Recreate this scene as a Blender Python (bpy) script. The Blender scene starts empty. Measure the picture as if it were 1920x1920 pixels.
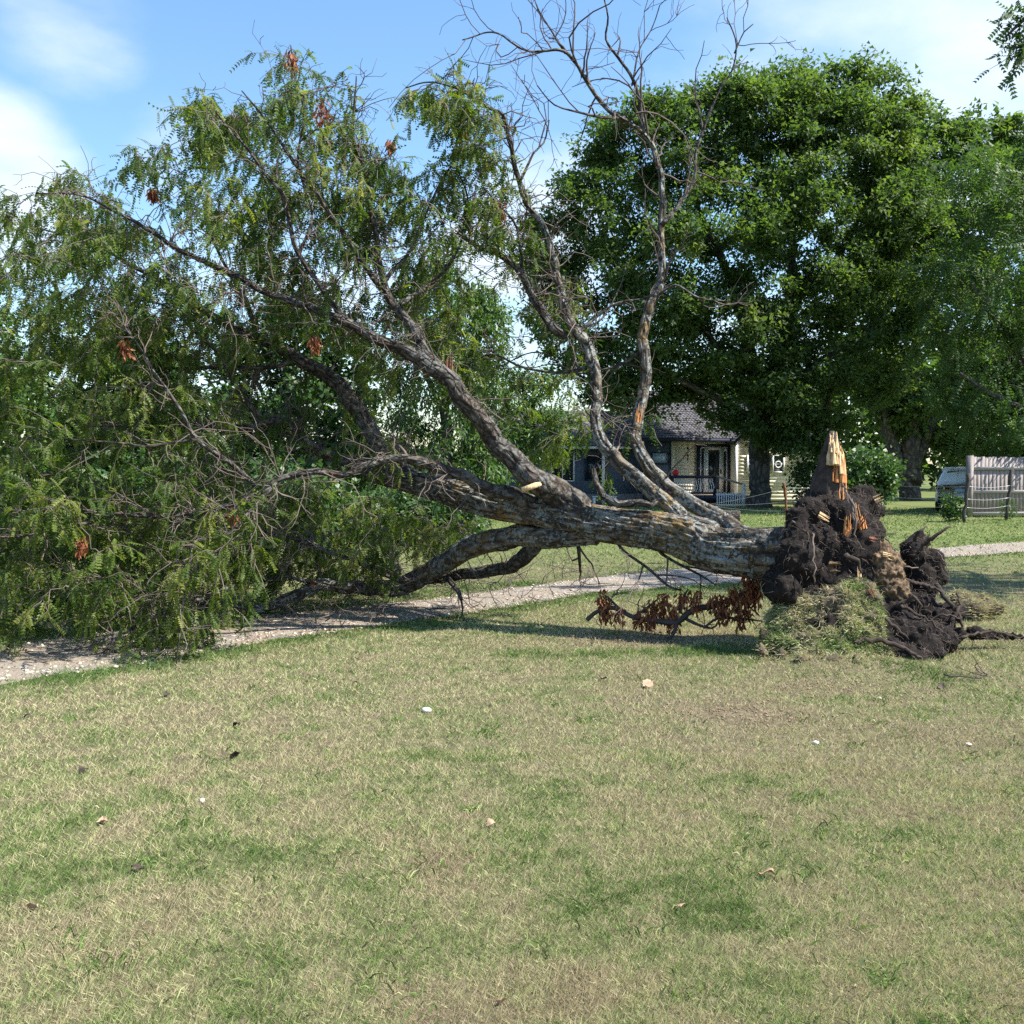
import bpy, bmesh, math, random
import numpy as np
from mathutils import Vector, Matrix

rng = np.random.default_rng(11)
random.seed(11)
sc = bpy.context.scene
COL = sc.collection

# ------------------------------------------------------------------ camera
F, CAMH = 1850.0, 1.6
PITCH = math.atan(80 / F)
cam_d = bpy.data.cameras.new('camera')
cam = bpy.data.objects.new('camera', cam_d)
COL.objects.link(cam)
cam.location = (0, 0, CAMH)
cam.rotation_euler = (math.pi / 2 - PITCH, 0, 0)
cam_d.sensor_width = 36
cam_d.lens = 36 * F / 1920
cam_d.clip_start = 0.1
cam_d.clip_end = 3000
sc.camera = cam
sc.render.resolution_x = sc.render.resolution_y = 1024
CP, SP = math.cos(PITCH), math.sin(PITCH)


def ray(px, py):
    dx, dy = (px - 960) / F, (960 - py) / F
    return np.array([dx, CP + dy * SP, dy * CP - SP])


def at(px, py, Z):
    d = ray(px, py)
    return np.array([0, 0, CAMH]) + d * (Z / d[1])


def gnd(px, py, z=0.0):
    d = ray(px, py)
    return np.array([0, 0, CAMH]) + d * ((z - CAMH) / d[2])


# ------------------------------------------------------------------ world, sun, exposure
SUN = np.array([0.60, -0.15, 0.785]); SUN /= np.linalg.norm(SUN)
w = bpy.data.worlds.new('World')
sc.world = w
w.use_nodes = True
nt = w.node_tree
nt.nodes.clear()
out = nt.nodes.new('ShaderNodeOutputWorld')
bg = nt.nodes.new('ShaderNodeBackground')
sky = nt.nodes.new('ShaderNodeTexSky')
sky.sky_type = 'NISHITA'
sky.sun_disc = False
sky.sun_elevation = math.asin(SUN[2])
sky.sun_rotation = math.atan2(SUN[0], SUN[1])
sky.air_density = 1.3
sky.dust_density = 0.6
sky.ozone_density = 5.0
SKY_STR = 0.11
bg.inputs[1].default_value = SKY_STR


def wn(t, **kw):
    n = nt.nodes.new(t)
    for k, v in kw.items():
        setattr(n, k, v)
    return n


def L(a, b):
    nt.links.new(a, b)


def wmath(op, a, b=None, clamp=False):
    n = wn('ShaderNodeMath', operation=op)
    n.use_clamp = clamp
    for i, v in enumerate((a, b)):
        if v is None:
            continue
        if isinstance(v, (int, float)):
            n.inputs[i].default_value = v
        else:
            L(v, n.inputs[i])
    return n.outputs[0]


tc = wn('ShaderNodeTexCoord')
sep = wn('ShaderNodeSeparateXYZ')
L(tc.outputs['Generated'], sep.inputs[0])
den = wmath('ADD', wmath('MAXIMUM', sep.outputs[2], 0.0), 0.22)
cmb = wn('ShaderNodeCombineXYZ')
L(wmath('DIVIDE', sep.outputs[0], den), cmb.inputs[0])
L(wmath('DIVIDE', sep.outputs[1], den), cmb.inputs[1])
nz = wn('ShaderNodeTexNoise')
nz.inputs['Scale'].default_value = 1.6
nz.inputs['Detail'].default_value = 7
nz.inputs['Roughness'].default_value = 0.55
L(cmb.outputs[0], nz.inputs['Vector'])
# cumulus banks: soft lobes at their place in the sky, broken up by the noise
acc = None
for (px, py, deg, amp) in [(-10, 350, 6.5, .55), (340, 300, 4.5, .36), (1000, 470, 9, .55), (1680, 20, 17, .52),
                           (140, 10, 6, .33), (800, 20, 4.5, .2), (560, 560, 12, .42), (1900, 150, 14, .45), (1500, 700, 12, .4), (-600, 500, 14, .5),
                           (2700, 300, 15, .5), (-2500, -200, 15, .5)]:
    d = ray(px, py); d /= np.linalg.norm(d)
    dot = wn('ShaderNodeVectorMath', operation='DOT_PRODUCT')
    L(tc.outputs['Generated'], dot.inputs[0])
    dot.inputs[1].default_value = d
    mr = wn('ShaderNodeMapRange', interpolation_type='SMOOTHSTEP')
    L(dot.outputs['Value'], mr.inputs[0])
    mr.inputs[1].default_value = math.cos(math.radians(deg))
    mr.inputs[2].default_value = 1.0
    mr.inputs[3].default_value = 0
    mr.inputs[4].default_value = amp
    acc = mr.outputs[0] if acc is None else wmath('MAXIMUM', acc, mr.outputs[0])
dens = wmath('ADD', acc, wmath('MULTIPLY', wmath('SUBTRACT', nz.outputs[0], 0.54), 1.35))
mr = wn('ShaderNodeMapRange', interpolation_type='SMOOTHSTEP')
L(dens, mr.inputs[0])
mr.inputs[1].default_value = 0.17
mr.inputs[2].default_value = 0.75
mr.inputs[3].default_value = 0.0
mr.inputs[4].default_value = 1.0
mix = wn('ShaderNodeMix', data_type='RGBA')
L(mr.outputs[0], mix.inputs[0])
hs = wn('ShaderNodeHueSaturation')
hs.inputs['Saturation'].default_value = 1.08
hs.inputs['Value'].default_value = 1.0
L(sky.outputs[0], hs.inputs['Color'])
L(hs.outputs[0], mix.inputs[6])
mix.inputs[7].default_value = (4.2, 4.6, 5.0, 1)
L(mix.outputs[2], bg.inputs[0])
L(bg.outputs[0], out.inputs[0])

sun_d = bpy.data.lights.new('sun', 'SUN')
sun = bpy.data.objects.new('sun', sun_d)
COL.objects.link(sun)
sun_d.energy = 5.0
sun_d.angle = math.radians(0.5)
sun_d.color = (1.0, 0.95, 0.86)
sun.rotation_euler = Vector(SUN).to_track_quat('Z', 'Y').to_euler()
sun.location = (20, -5, 30)

sc.render.engine = 'CYCLES'
sc.view_settings.view_transform = 'Standard'
sc.view_settings.look = 'None'
sc.view_settings.exposure = 1.25
sc.view_settings.gamma = 1.0
sc.view_settings.use_curve_mapping = False
sc.cycles.max_bounces = 6
sc.cycles.diffuse_bounces = 3
sc.cycles.glossy_bounces = 2
sc.cycles.transmission_bounces = 4
sc.cycles.use_denoising = False
sc.cycles.use_adaptive_sampling = False
sc.cycles.adaptive_threshold = 0.02


# ------------------------------------------------------------------ noise, mesh helpers
def _hash(ix, iy, iz, seed):
    h = (ix.astype(np.int64) * 374761393 + iy.astype(np.int64) * 668265263 + iz.astype(np.int64) * 1442695041 + seed * 974711) & 0xFFFFFFFF
    h = ((h ^ (h >> 13)) * 1274126177) & 0xFFFFFFFF
    h = h ^ (h >> 16)
    return (h & 0xFFFF) / 65535.0


def vnoise(P, seed=0):
    P = np.asarray(P, float)
    i = np.floor(P).astype(np.int64)
    f = P - i
    f = f * f * (3 - 2 * f)
    r = 0
    for dx in (0, 1):
        wx = f[:, 0] if dx else 1 - f[:, 0]
        for dy in (0, 1):
            wy = f[:, 1] if dy else 1 - f[:, 1]
            for dz in (0, 1):
                wz = f[:, 2] if dz else 1 - f[:, 2]
                r = r + wx * wy * wz * _hash(i[:, 0] + dx, i[:, 1] + dy, i[:, 2] + dz, seed)
    return r


def fbm(P, octv=4, seed=0, rough=0.5):
    P = np.asarray(P, float)
    s, a, t = 0, 1.0, 0
    for o in range(octv):
        s = s + a * vnoise(P * (2 ** o) + 17.3 * o, seed + o)
        t += a
        a *= rough
    return s / t


def hgt(x, y):
    x = np.asarray(x, float); y = np.asarray(y, float)
    P = np.stack([x * 0.45, y * 0.45, x * 0], -1)
    b = .13 * np.exp(-((x - 2.78) / .62) ** 2 - ((y - 8.0) / .42) ** 2)
    return (fbm(P.reshape(-1, 3), 3, 5) - 0.5).reshape(x.shape) * 0.07 * np.clip((60 - y) / 20, 0, 1) + b


def mesh_np(name, V, faces, uv=None, attrs=None, smooth=True, matidx=None):
    """faces: (n,k) array or list of such; uv: per-vertex (n,2)."""
    if not isinstance(faces, list):
        faces = [faces]
    faces = [np.asarray(f, np.int32) for f in faces if len(f)]
    me = bpy.data.meshes.new(name)
    V = np.asarray(V, np.float32)
    me.vertices.add(len(V))
    me.vertices.foreach_set('co', V.ravel())
    loops = np.concatenate([f.ravel() for f in faces])
    tot = np.concatenate([np.full(len(f), f.shape[1], np.int32) for f in faces])
    start = np.concatenate([[0], np.cumsum(tot)[:-1]]).astype(np.int32)
    me.loops.add(len(loops))
    me.loops.foreach_set('vertex_index', loops)
    me.polygons.add(len(tot))
    me.polygons.foreach_set('loop_start', start)
    me.polygons.foreach_set('loop_total', tot)
    if smooth:
        me.polygons.foreach_set('use_smooth', np.ones(len(tot), bool))
    if matidx is not None:
        me.polygons.foreach_set('material_index', np.asarray(matidx, np.int32))
    me.update(calc_edges=True)
    if uv is not None:
        l = me.uv_layers.new(name='UVMap')
        l.data.foreach_set('uv', np.asarray(uv, np.float32)[loops].ravel())
    for k, a in (attrs or {}).items():
        a = np.asarray(a, np.float32)
        if a.ndim == 1:
            at_ = me.attributes.new(k, 'FLOAT', 'POINT')
            at_.data.foreach_set('value', a)
        else:
            at_ = me.attributes.new(k, 'FLOAT_COLOR', 'POINT')
            at_.data.foreach_set('color', np.concatenate([a, np.ones((len(a), 1), np.float32)], 1).ravel())
    return me


class MB:
    """collects boxes, tubes, polys for ONE mesh object"""
    def __init__(s):
        s.V = []; s.F = {}; s.uv = []; s.n = 0

    def add(s, V, Fc, uv=None):
        V = np.asarray(V, float)
        Fc = np.asarray(Fc)
        s.V.append(V)
        s.uv.append(np.zeros((len(V), 2)) if uv is None else np.asarray(uv))
        s.F.setdefault(Fc.shape[1], []).append(Fc + s.n)
        s.n += len(V)
        return s

    def box(s, x0, x1, y0, y1, z0, z1):
        V = [(x, y, z) for x in (x0, x1) for y in (y0, y1) for z in (z0, z1)]
        return s.add(V, [(0, 1, 3, 2), (4, 6, 7, 5), (0, 4, 5, 1), (2, 3, 7, 6), (0, 2, 6, 4), (1, 5, 7, 3)])

    def hexa(s, V):
        return s.add(V, [(0, 1, 3, 2), (4, 6, 7, 5), (0, 4, 5, 1), (2, 3, 7, 6), (0, 2, 6, 4), (1, 5, 7, 3)])

    def prism(s, poly, axis_vec):
        n = len(poly)
        P = np.asarray(poly, float)
        V = np.concatenate([P, P + np.asarray(axis_vec)])
        s.add(V, [(i, (i + 1) % n, n + (i + 1) % n, n + i) for i in range(n)])
        s.F.setdefault(n, []).append(np.array([list(range(n))[::-1]]) + s.n - 2 * n)
        s.F.setdefault(n, []).append(np.array([list(range(n, 2 * n))]) + s.n - 2 * n)
        return s

    def tube(s, pts, rad, sides=6, disp=None, cap=True):
        V, Fq, uv, caps = tube(pts, rad, sides, disp, cap)
        n0 = s.n
        s.add(V, Fq, uv)
        if len(caps):
            s.F.setdefault(3, []).append(caps + n0)
        return s

    def mesh(s, name, smooth=False):
        return mesh_np(name, np.concatenate(s.V), [np.concatenate(f) for f in s.F.values()], np.concatenate(s.uv), smooth=smooth)

    def build(s, name, m, parent=None, smooth=False, **kw):
        return obj(name, s.mesh(name, smooth), m, parent, **kw)


def tube(pts, rad, sides=6, disp=None, cap=True):
    P = np.asarray(pts, float)
    n = len(P)
    R = np.full(n, rad, float) if np.isscalar(rad) else np.asarray(rad, float)
    T = np.gradient(P, axis=0)
    T /= np.linalg.norm(T, axis=1)[:, None] + 1e-12
    a = np.array([0, 0, 1.0]) if abs(T[0][2]) < 0.9 else np.array([1.0, 0, 0])
    N = np.zeros_like(P)
    u = np.cross(T[0], a); u /= np.linalg.norm(u)
    for i in range(n):
        u = u - T[i] * (u @ T[i]); u /= np.linalg.norm(u) + 1e-12
        N[i] = u
    B = np.cross(T, N)
    th = np.linspace(0, 2 * math.pi, sides + 1)
    s_ = np.concatenate([[0], np.cumsum(np.linalg.norm(np.diff(P, axis=0), axis=1))])
    ct, st = np.cos(th), np.sin(th)
    RR = R[:, None] * np.ones(sides + 1)
    if disp is not None:
        RR = RR + disp(s_[:, None] + 0 * th, np.broadcast_to(th, (n, sides + 1)), RR)
        RR[:, -1] = RR[:, 0]
    V = P[:, None, :] + RR[:, :, None] * (N[:, None, :] * ct[None, :, None] + B[:, None, :] * st[None, :, None])
    uv = np.stack(np.broadcast_arrays(th[None] * np.maximum(R.mean(), 0.01), s_[:, None]), -1)
    m = sides + 1
    i, j = np.meshgrid(np.arange(n - 1), np.arange(sides), indexing='ij')
    a0 = (i * m + j).ravel()
    Fq = np.stack([a0, a0 + 1, a0 + m + 1, a0 + m], 1)
    V = V.reshape(-1, 3); uv = uv.reshape(-1, 2)
    caps = np.zeros((0, 3), int)
    if cap:
        V = np.concatenate([V, P[:1], P[-1:]])
        uv = np.concatenate([uv, [[0, s_[0]]], [[0, s_[-1]]]])
        c0, c1 = n * m, n * m + 1
        k = np.arange(sides)
        caps = np.concatenate([np.stack([k + 1, k, 0 * k + c0], 1), np.stack([(n - 1) * m + k, (n - 1) * m + k + 1, 0 * k + c1], 1)])
    return V, Fq, uv, caps


def smooth_path(C, step):
    """Catmull-Rom through rows (x,y,z,r)."""
    C = np.asarray(C, float)
    if len(C) < 3:
        k = max(2, int(np.linalg.norm(C[-1, :3] - C[0, :3]) / step) + 1)
        t = np.linspace(0, 1, k)[:, None]
        return C[0] * (1 - t) + C[-1] * t
    P = np.vstack([2 * C[0] - C[1], C, 2 * C[-1] - C[-2]])
    o = []
    for i in range(1, len(P) - 2):
        p0, p1, p2, p3 = P[i - 1], P[i], P[i + 1], P[i + 2]
        k = max(1, int(np.linalg.norm(p2[:3] - p1[:3]) / step))
        t = (np.arange(k) / k)[:, None]
        o.append(0.5 * (2 * p1 + (p2 - p0) * t + (2 * p0 - 5 * p1 + 4 * p2 - p3) * t ** 2 + (3 * p1 - p0 - 3 * p2 + p3) * t ** 3))
    o.append(P[-2:-1])
    o = np.vstack(o)
    o[:, 3] = np.maximum(o[:, 3], 0.002)
    return o


def tag(o, label=None, cat=None, group=None, kind=None):
    if label: o['label'] = label
    if cat: o['category'] = cat
    if group: o['group'] = group
    if kind: o['kind'] = kind
    return o


def thing(name, label, cat, loc=(0, 0, 0), rz=0, group=None):
    o = bpy.data.objects.new(name, None)
    COL.objects.link(o)
    o.location = loc
    o.rotation_euler = (0, 0, rz)
    o.empty_display_size = 0.3
    o['world_verts'] = 0
    return tag(o, label, cat, group)


def obj(name, me, m, parent=None, world=False, kind=None, label=None):
    """world=True: the mesh is in world coordinates though its parent Empty stands elsewhere"""
    o = bpy.data.objects.new(name, me)
    COL.objects.link(o)
    for mm in (m if isinstance(m, (list, tuple)) else [m]):
        if mm is not None and mm.name not in [x.name for x in me.materials if x]:
            me.materials.append(mm)
    if parent is not None:
        o.parent = parent
        if world and parent.parent is None and parent.type == 'EMPTY':
            o.location = -Vector(parent.location)
    tag(o, label=label, kind=kind)
    return o


# ------------------------------------------------------------------ materials
class NM:
    def __init__(s, name):
        s.m = bpy.data.materials.new(name)
        s.m.use_nodes = True
        s.t = s.m.node_tree
        s.t.nodes.clear()
        s.out = s.n('ShaderNodeOutputMaterial')

    def n(s, t, **kw):
        x = s.t.nodes.new(t)
        for k, v in kw.items():
            setattr(x, k, v)
        return x

    def l(s, a, b):
        s.t.links.new(a, b)

    def coord(s, kind='Object', scale=(1, 1, 1)):
        c = s.n('ShaderNodeTexCoord')
        mp = s.n('ShaderNodeMapping')
        mp.inputs['Scale'].default_value = scale
        s.l(c.outputs[kind], mp.inputs[0])
        return mp.outputs[0]

    def noise(s, vec, scale, detail=5, rough=0.55, dist=0.0):
        x = s.n('ShaderNodeTexNoise')
        x.inputs['Scale'].default_value = scale
        x.inputs['Detail'].default_value = detail
        x.inputs['Roughness'].default_value = rough
        x.inputs['Distortion'].default_value = dist
        if vec is not None: s.l(vec, x.inputs['Vector'])
        return x.outputs[0]

    def voro(s, vec, scale, feature='F1'):
        x = s.n('ShaderNodeTexVoronoi', feature=feature)
        x.inputs['Scale'].default_value = scale
        s.l(vec, x.inputs['Vector'])
        return x.outputs['Distance']

    def ramp(s, f, stops):
        x = s.n('ShaderNodeValToRGB')
        e = x.color_ramp.elements
        e[0].position, e[0].color = stops[0][0], (*stops[0][1], 1)
        e[1].position, e[1].color = stops[-1][0], (*stops[-1][1], 1)
        for p, c in stops[1:-1]:
            k = e.new(p); k.color = (*c, 1)
        s.l(f, x.inputs[0])
        return x.outputs[0]

    def rng(s, f, a, b, c=0, d=1):
        x = s.n('ShaderNodeMapRange')
        s.l(f, x.inputs[0])
        for i, v in enumerate((a, b, c, d)): x.inputs[i + 1].default_value = v
        return x.outputs[0]

    def mix(s, f, a, b, blend='MIX'):
        x = s.n('ShaderNodeMix', data_type='RGBA', blend_type=blend)
        for i, v in ((0, f), (6, a), (7, b)):
            if isinstance(v, (int, float)): x.inputs[i].default_value = v
            elif isinstance(v, tuple): x.inputs[i].default_value = (*v, 1)
            else: s.l(v, x.inputs[i])
        return x.outputs[2]

    def math(s, op, a, b=None):
        x = s.n('ShaderNodeMath', operation=op)
        for i, v in enumerate((a, b)):
            if v is None: continue
            if isinstance(v, (int, float)): x.inputs[i].default_value = v
            else: s.l(v, x.inputs[i])
        return x.outputs[0]

    def attr(s, name):
        x = s.n('ShaderNodeAttribute'); x.attribute_name = name
        return x

    def bump(s, h, strength=0.5, dist=0.02, normal=None):
        x = s.n('ShaderNodeBump')
        x.inputs['Strength'].default_value = strength
        x.inputs['Distance'].default_value = dist
        s.l(h, x.inputs['Height'])
        if normal is not None: s.l(normal, x.inputs['Normal'])
        return x.outputs[0]

    def finish(s, color, rough=0.8, normal=None, metal=0.0, spec=0.3, translucent=None, tfac=0.3):
        p = s.n('ShaderNodeBsdfPrincipled')
        if isinstance(color, tuple): p.inputs['Base Color'].default_value = (*color, 1)
        else: s.l(color, p.inputs['Base Color'])
        if isinstance(rough, (int, float)): p.inputs['Roughness'].default_value = rough
        else: s.l(rough, p.inputs['Roughness'])
        p.inputs['Metallic'].default_value = metal
        p.inputs['Specular IOR Level'].default_value = spec
        if normal is not None: s.l(normal, p.inputs['Normal'])
        sh = p.outputs[0]
        if translucent is not None:
            t = s.n('ShaderNodeBsdfTranslucent')
            if isinstance(translucent, tuple): t.inputs[0].default_value = (*translucent, 1)
            else: s.l(translucent, t.inputs[0])
            mx = s.n('ShaderNodeMixShader')
            mx.inputs[0].default_value = tfac
            s.l(sh, mx.inputs[1]); s.l(t.outputs[0], mx.inputs[2])
            sh = mx.outputs[0]
        s.l(sh, s.out.inputs[0])
        return s.m


def simple(name, col, rough=0.7, var=0.25, scale=6, bump=0.0, metal=0.0, spec=0.3, stretch=(1, 1, 1), dirt=None):
    s = NM(name)
    v = s.coord('Object', stretch)
    n1 = s.noise(v, scale, 6)
    lo = tuple(c * (1 - var) for c in col); hi = tuple(min(1, c * (1 + var)) for c in col)
    c = s.ramp(n1, [(0.3, lo), (0.7, hi)])
    if dirt:
        c = s.mix(s.rng(s.noise(v, scale * 0.35, 4), 0.5, 0.75, 0, 0.6), c, dirt)
    nrm = s.bump(s.noise(v, scale * 3, 5), bump, 0.01) if bump else None
    return s.finish(c, rough, nrm, metal, spec)


def leaf_mat(name, stops, tcol, tfac=0.3, rough=0.45, spec=0.4):
    s = NM(name)
    a = s.attr('tint').outputs['Fac']
    g = s.n('ShaderNodeNewGeometry')
    f = s.math('ADD', s.math('MULTIPLY', a, 0.75), s.math('MULTIPLY', g.outputs['Random Per Island'], 0.25))
    c = s.ramp(f, stops)
    t = s.mix(1.0, c, tcol, 'MULTIPLY')
    return s.finish(c, rough, None, 0, spec, t, tfac)


def bark_mat(name, dark, light, lichen=0.0, orange=0.0, fur=16, wood=None):
    s = NM(name)
    v = s.coord('UV', (1, 1, 1))
    vs = s.coord('UV', (1, .36, 1))
    o = s.coord('Object')
    wob = s.noise(v, 3, 3)
    ridge = s.voro(vs, fur, 'DISTANCE_TO_EDGE')
    fine = s.noise(vs, fur * 3, 6, 0.65)
    h = s.math('ADD', s.math('MULTIPLY', s.rng(ridge, 0, 0.3), 0.7), s.math('MULTIPLY', fine, 0.5))
    c = s.ramp(h, [(0.2, tuple(x * .45 for x in dark)), (0.5, dark), (0.95, light)])
    big = s.noise(o, 3.0, 4)
    c = s.mix(s.rng(big, .35, .7, 0, .5), c, tuple((a * .6 + b * .4) * .8 for a, b in zip(dark, light)))
    if lichen:
        ln = s.math('ADD', s.math('MULTIPLY', s.noise(o, 26, 3, .5, .9), .7), s.math('MULTIPLY', s.noise(o, 4.5, 3), .45))
        m = s.rng(ln, 0.585, 0.63, 0, lichen)
        c = s.mix(m, c, s.ramp(s.noise(o, 40, 3), [(.3, (.17, .20, .19)), (.7, (.36, .39, .37))]))
    if orange:
        on = s.math('ADD', s.math('MULTIPLY', s.noise(o, 30, 4), .6), s.math('MULTIPLY', s.noise(o, 2.2, 3), .5))
        c = s.mix(s.rng(on, 0.57, 0.66, 0, orange), c, s.ramp(s.noise(o, 50, 3), [(.3, (.15, .085, .018)), (.7, (.30, .19, .05))]))
    return s.finish(c, 0.9, s.bump(h, 1.0, 0.035), 0, 0.2)


M = {}
M['bark'] = bark_mat('fallen bark', (.052, .043, .035), (.165, .147, .125), .62, .6, 15)
M['bark_limb'] = bark_mat('limb bark', (.042, .034, .029), (.118, .100, .086), .28, .10, 24)
M['bark_dark'] = bark_mat('maple bark', (.045, .040, .037), (.13, .118, .105), .15, 0, 8)
M['twig'] = simple('twig bark', (.115, .092, .078), .85, .4, 9)
M['twig_dark'] = simple('dead twig silhouette bark', (.085, .066, .058), .9, .3, 9)  # darker copy of the twig bark: silhouette against the sky put into colour
M['twig_grey'] = simple('maple twig bark', (.055, .048, .042), .9, .3, 5)
M['locust'] = leaf_mat('locust leaflets', [(0.0, (.028, .056, .014)), (.35, (.066, .112, .022)), (.7, (.145, .185, .042)), (1.0, (.25, .25, .09))], (1.8, 1.9, .5), .46, .5, .22)
M['maple'] = leaf_mat('maple leaves', [(0.0, (.036, .068, .025)), (.5, (.072, .122, .038)), (1.0, (.140, .185, .058))], (1.7, 1.8, .6), .46, .55, .25)
M['pinnate'] = leaf_mat('pinnate leaves', [(0.0, (.032, .066, .022)), (.5, (.064, .115, .032)), (1.0, (.125, .175, .05))], (1.6, 1.8, .6), .4, .5, .3)
M['willow'] = leaf_mat('pale tree leaves', [(0.0, (.035, .075, .020)), (.5, (.062, .120, .030)), (1.0, (.125, .175, .052))], (1.5, 1.7, .7), .34)
M['bush'] = leaf_mat('bush leaves', [(0.0, (.026, .060, .019)), (.5, (.048, .098, .028)), (1.0, (.11, .16, .05))], (1.4, 1.7, .6), .3)
M['rust_leaf'] = leaf_mat('dead leaves', [(0.0, (.10, .036, .02)), (.5, (.24, .085, .042)), (1.0, (.42, .19, .08))], (1.3, 1.0, .7), .25, .6, .25)


M['litter'] = leaf_mat('fallen leaf litter', [(0.0, (.07, .045, .03)), (.5, (.16, .10, .06)), (1.0, (.34, .24, .15))], (1.2, 1.0, .8), .15, .7, .2)


def grass_mat():
    s = NM('grass blades')
    c = s.attr('gcol').outputs['Color']
    return s.finish(c, .55, None, 0, .25, s.mix(1.0, c, (1.2, 1.3, .8), 'MULTIPLY'), .25)


M['grass'] = grass_mat()


def lawn_mat():
    s = NM('lawn soil and thatch')
    o = s.coord('Object')
    n1 = s.noise(o, 22, 8, .7)
    n2 = s.noise(o, 1.1, 5)
    c = s.ramp(n1, [(.25, (.045, .038, .025)), (.5, (.12, .10, .062)), (.8, (.28, .235, .155))])
    c = s.mix(s.rng(n2, .42, .62, 0, .35), c, (.09, .10, .04))
    # far lawn greener
    g = s.n('ShaderNodeNewGeometry')
    sp = s.n('ShaderNodeSeparateXYZ'); s.l(g.outputs['Position'], sp.inputs[0])
    far = s.ramp(s.noise(o, .5, 6), [(.3, (.085, .125, .034)), (.7, (.145, .165, .055))])
    c = s.mix(s.rng(sp.outputs[1], 12, 22, 0, .8), c, far)
    return s.finish(c, .95, s.bump(n1, .6, .02), 0, .1)


def gravel_mat():
    s = NM('gravel dust')
    o = s.coord('Object')
    n1 = s.noise(o, 40, 6, .7)
    n2 = s.noise(o, 2.0, 4)
    c = s.ramp(n1, [(.3, (.12, .105, .09)), (.55, (.25, .22, .19)), (.8, (.42, .385, .34))])
    c = s.mix(s.rng(n2, .4, .65, 0, .5), c, (.27, .19, .13))
    return s.finish(c, .95, s.bump(n1, .7, .015), 0, .15)


def soil_mat():
    s = NM('dark root soil')
    o = s.coord('Object')
    n1 = s.noise(o, 26, 8, .7)
    n2 = s.noise(o, 5, 4)
    c = s.ramp(n1, [(.3, (.008, .007, .006)), (.55, (.022, .018, .017)), (.8, (.062, .050, .045))])
    c = s.mix(s.rng(n2, .45, .7, 0, .45), c, (.040, .030, .024))
    h = s.math('ADD', n1, s.math('MULTIPLY', s.noise(o, 90, 4), .4))
    return s.finish(c, .95, s.bump(h, 1.0, .03), 0, .15)


def wood_mat(name, a, b, c3, scale=(14, 14, 1.2)):
    s = NM(name)
    v = s.coord('Object', scale)
    n1 = s.noise(v, 3, 7, .65)
    c = s.ramp(n1, [(.25, a), (.5, b), (.8, c3)])
    return s.finish(c, .8, s.bump(n1, .8, .015), 0, .2)


M['lawn'] = lawn_mat()
M['gravel'] = gravel_mat()
M['soil'] = soil_mat()
M['fresh_wood'] = wood_mat('torn orange wood', (.22, .075, .022), (.48, .21, .075), (.66, .38, .17))
M['pale_wood'] = wood_mat('pale split wood', (.36, .22, .10), (.58, .41, .22), (.72, .56, .36))
M['rot_wood'] = wood_mat('crumbling tan wood', (.022, .015, .011), (.095, .062, .037), (.34, .24, .13), (11, 11, 6))
M['red_wood'] = wood_mat('reddish stub wood', (.09, .038, .024), (.20, .085, .05), (.36, .20, .12))
M['root'] = simple('root skin', (.050, .037, .030), .95, .5, 22, .7, dirt=(.02, .016, .014))
M['root_fibre'] = simple('root fibre', (.11, .085, .068), .9, .5, 10)
M['stone'] = simple('pebble stone', (.43, .37, .305), .85, .35, 30, .3)
M['sod'] = simple('torn turf earth', (.085, .066, .042), .95, .5, 18, .6)
M['siding'] = simple('cream vinyl siding', (.74, .68, .54), .55, .06, 1.5)
M['trim_white'] = simple('white painted trim', (.72, .73, .74), .5, .06, 3)
M['trim_navy'] = simple('dark navy trim', (.025, .030, .055), .5, .2, 3)
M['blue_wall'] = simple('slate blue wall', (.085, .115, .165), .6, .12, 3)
M['shingle'] = simple('dark asphalt shingle', (.105, .102, .115), .9, .35, 2.4, .4)
M['glass'] = simple('dark window glass', (.020, .028, .036), .06, .3, .8, spec=.8)
M['glass_blue'] = simple('pale blue window pane', (.33, .46, .58), .25, .12, 2, spec=.6)  # plain pale blue colour for one window pane
M['deck'] = simple('weathered deck wood', (.30, .24, .18), .8, .25, 4, .3, stretch=(1, 6, 6))
M['foundation'] = simple('grey block foundation', (.17, .165, .16), .9, .25, 4)
M['black_iron'] = simple('black iron', (.02, .02, .022), .5, .3, 4, metal=.3)
M['soffit'] = simple('brown soffit board', (.20, .15, .085), .7, .2, 3)  # brown is the soffit's own colour
M['fence'] = simple('weathered grey fence board', (.25, .215, .205), .85, .3, 5, .4, stretch=(9, 9, 1), dirt=(.16, .13, .125))
M['fence_rail'] = simple('pale fence rail', (.40, .355, .315), .85, .2, 5, .3, stretch=(1, 9, 9))
M['rust'] = simple('rusty steel post', (.15, .062, .028), .9, .4, 9, .3)
M['wire'] = simple('galvanised wire', (.42, .42, .42), .45, .15, 4, metal=.6)
M['old_post'] = simple('dark weathered post', (.06, .05, .045), .9, .35, 8, .4)
M['car_paint'] = simple('pearl white car paint', (.78, .78, .78), .22, .03, 1, spec=.6)
M['car_glass'] = simple('dark car glass', (.012, .018, .03), .05, .2, 1, spec=.8)
M['car_light'] = simple('dark red lamp lens', (.10, .012, .014), .15, .2, 3, spec=.7)
M['car_plastic'] = simple('black bumper plastic', (.022, .022, .024), .6, .2, 3)
M['plate'] = simple('pale licence plate', (.42, .52, .62), .4, .1, 8)
M['chrome'] = simple('chrome', (.6, .6, .62), .2, .05, 2, metal=1)
M['rubber'] = simple('tyre rubber', (.02, .02, .02), .9, .2, 8)
M['log_end'] = simple('sawn log end', (.33, .24, .17), .85, .25, 12, .2)
M['red'] = simple('bright red plastic', (.55, .02, .03), .5, .1, 4)
M['dead_leaf'] = simple('curled tan leaf', (.42, .27, .18), .7, .3, 20)
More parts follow.
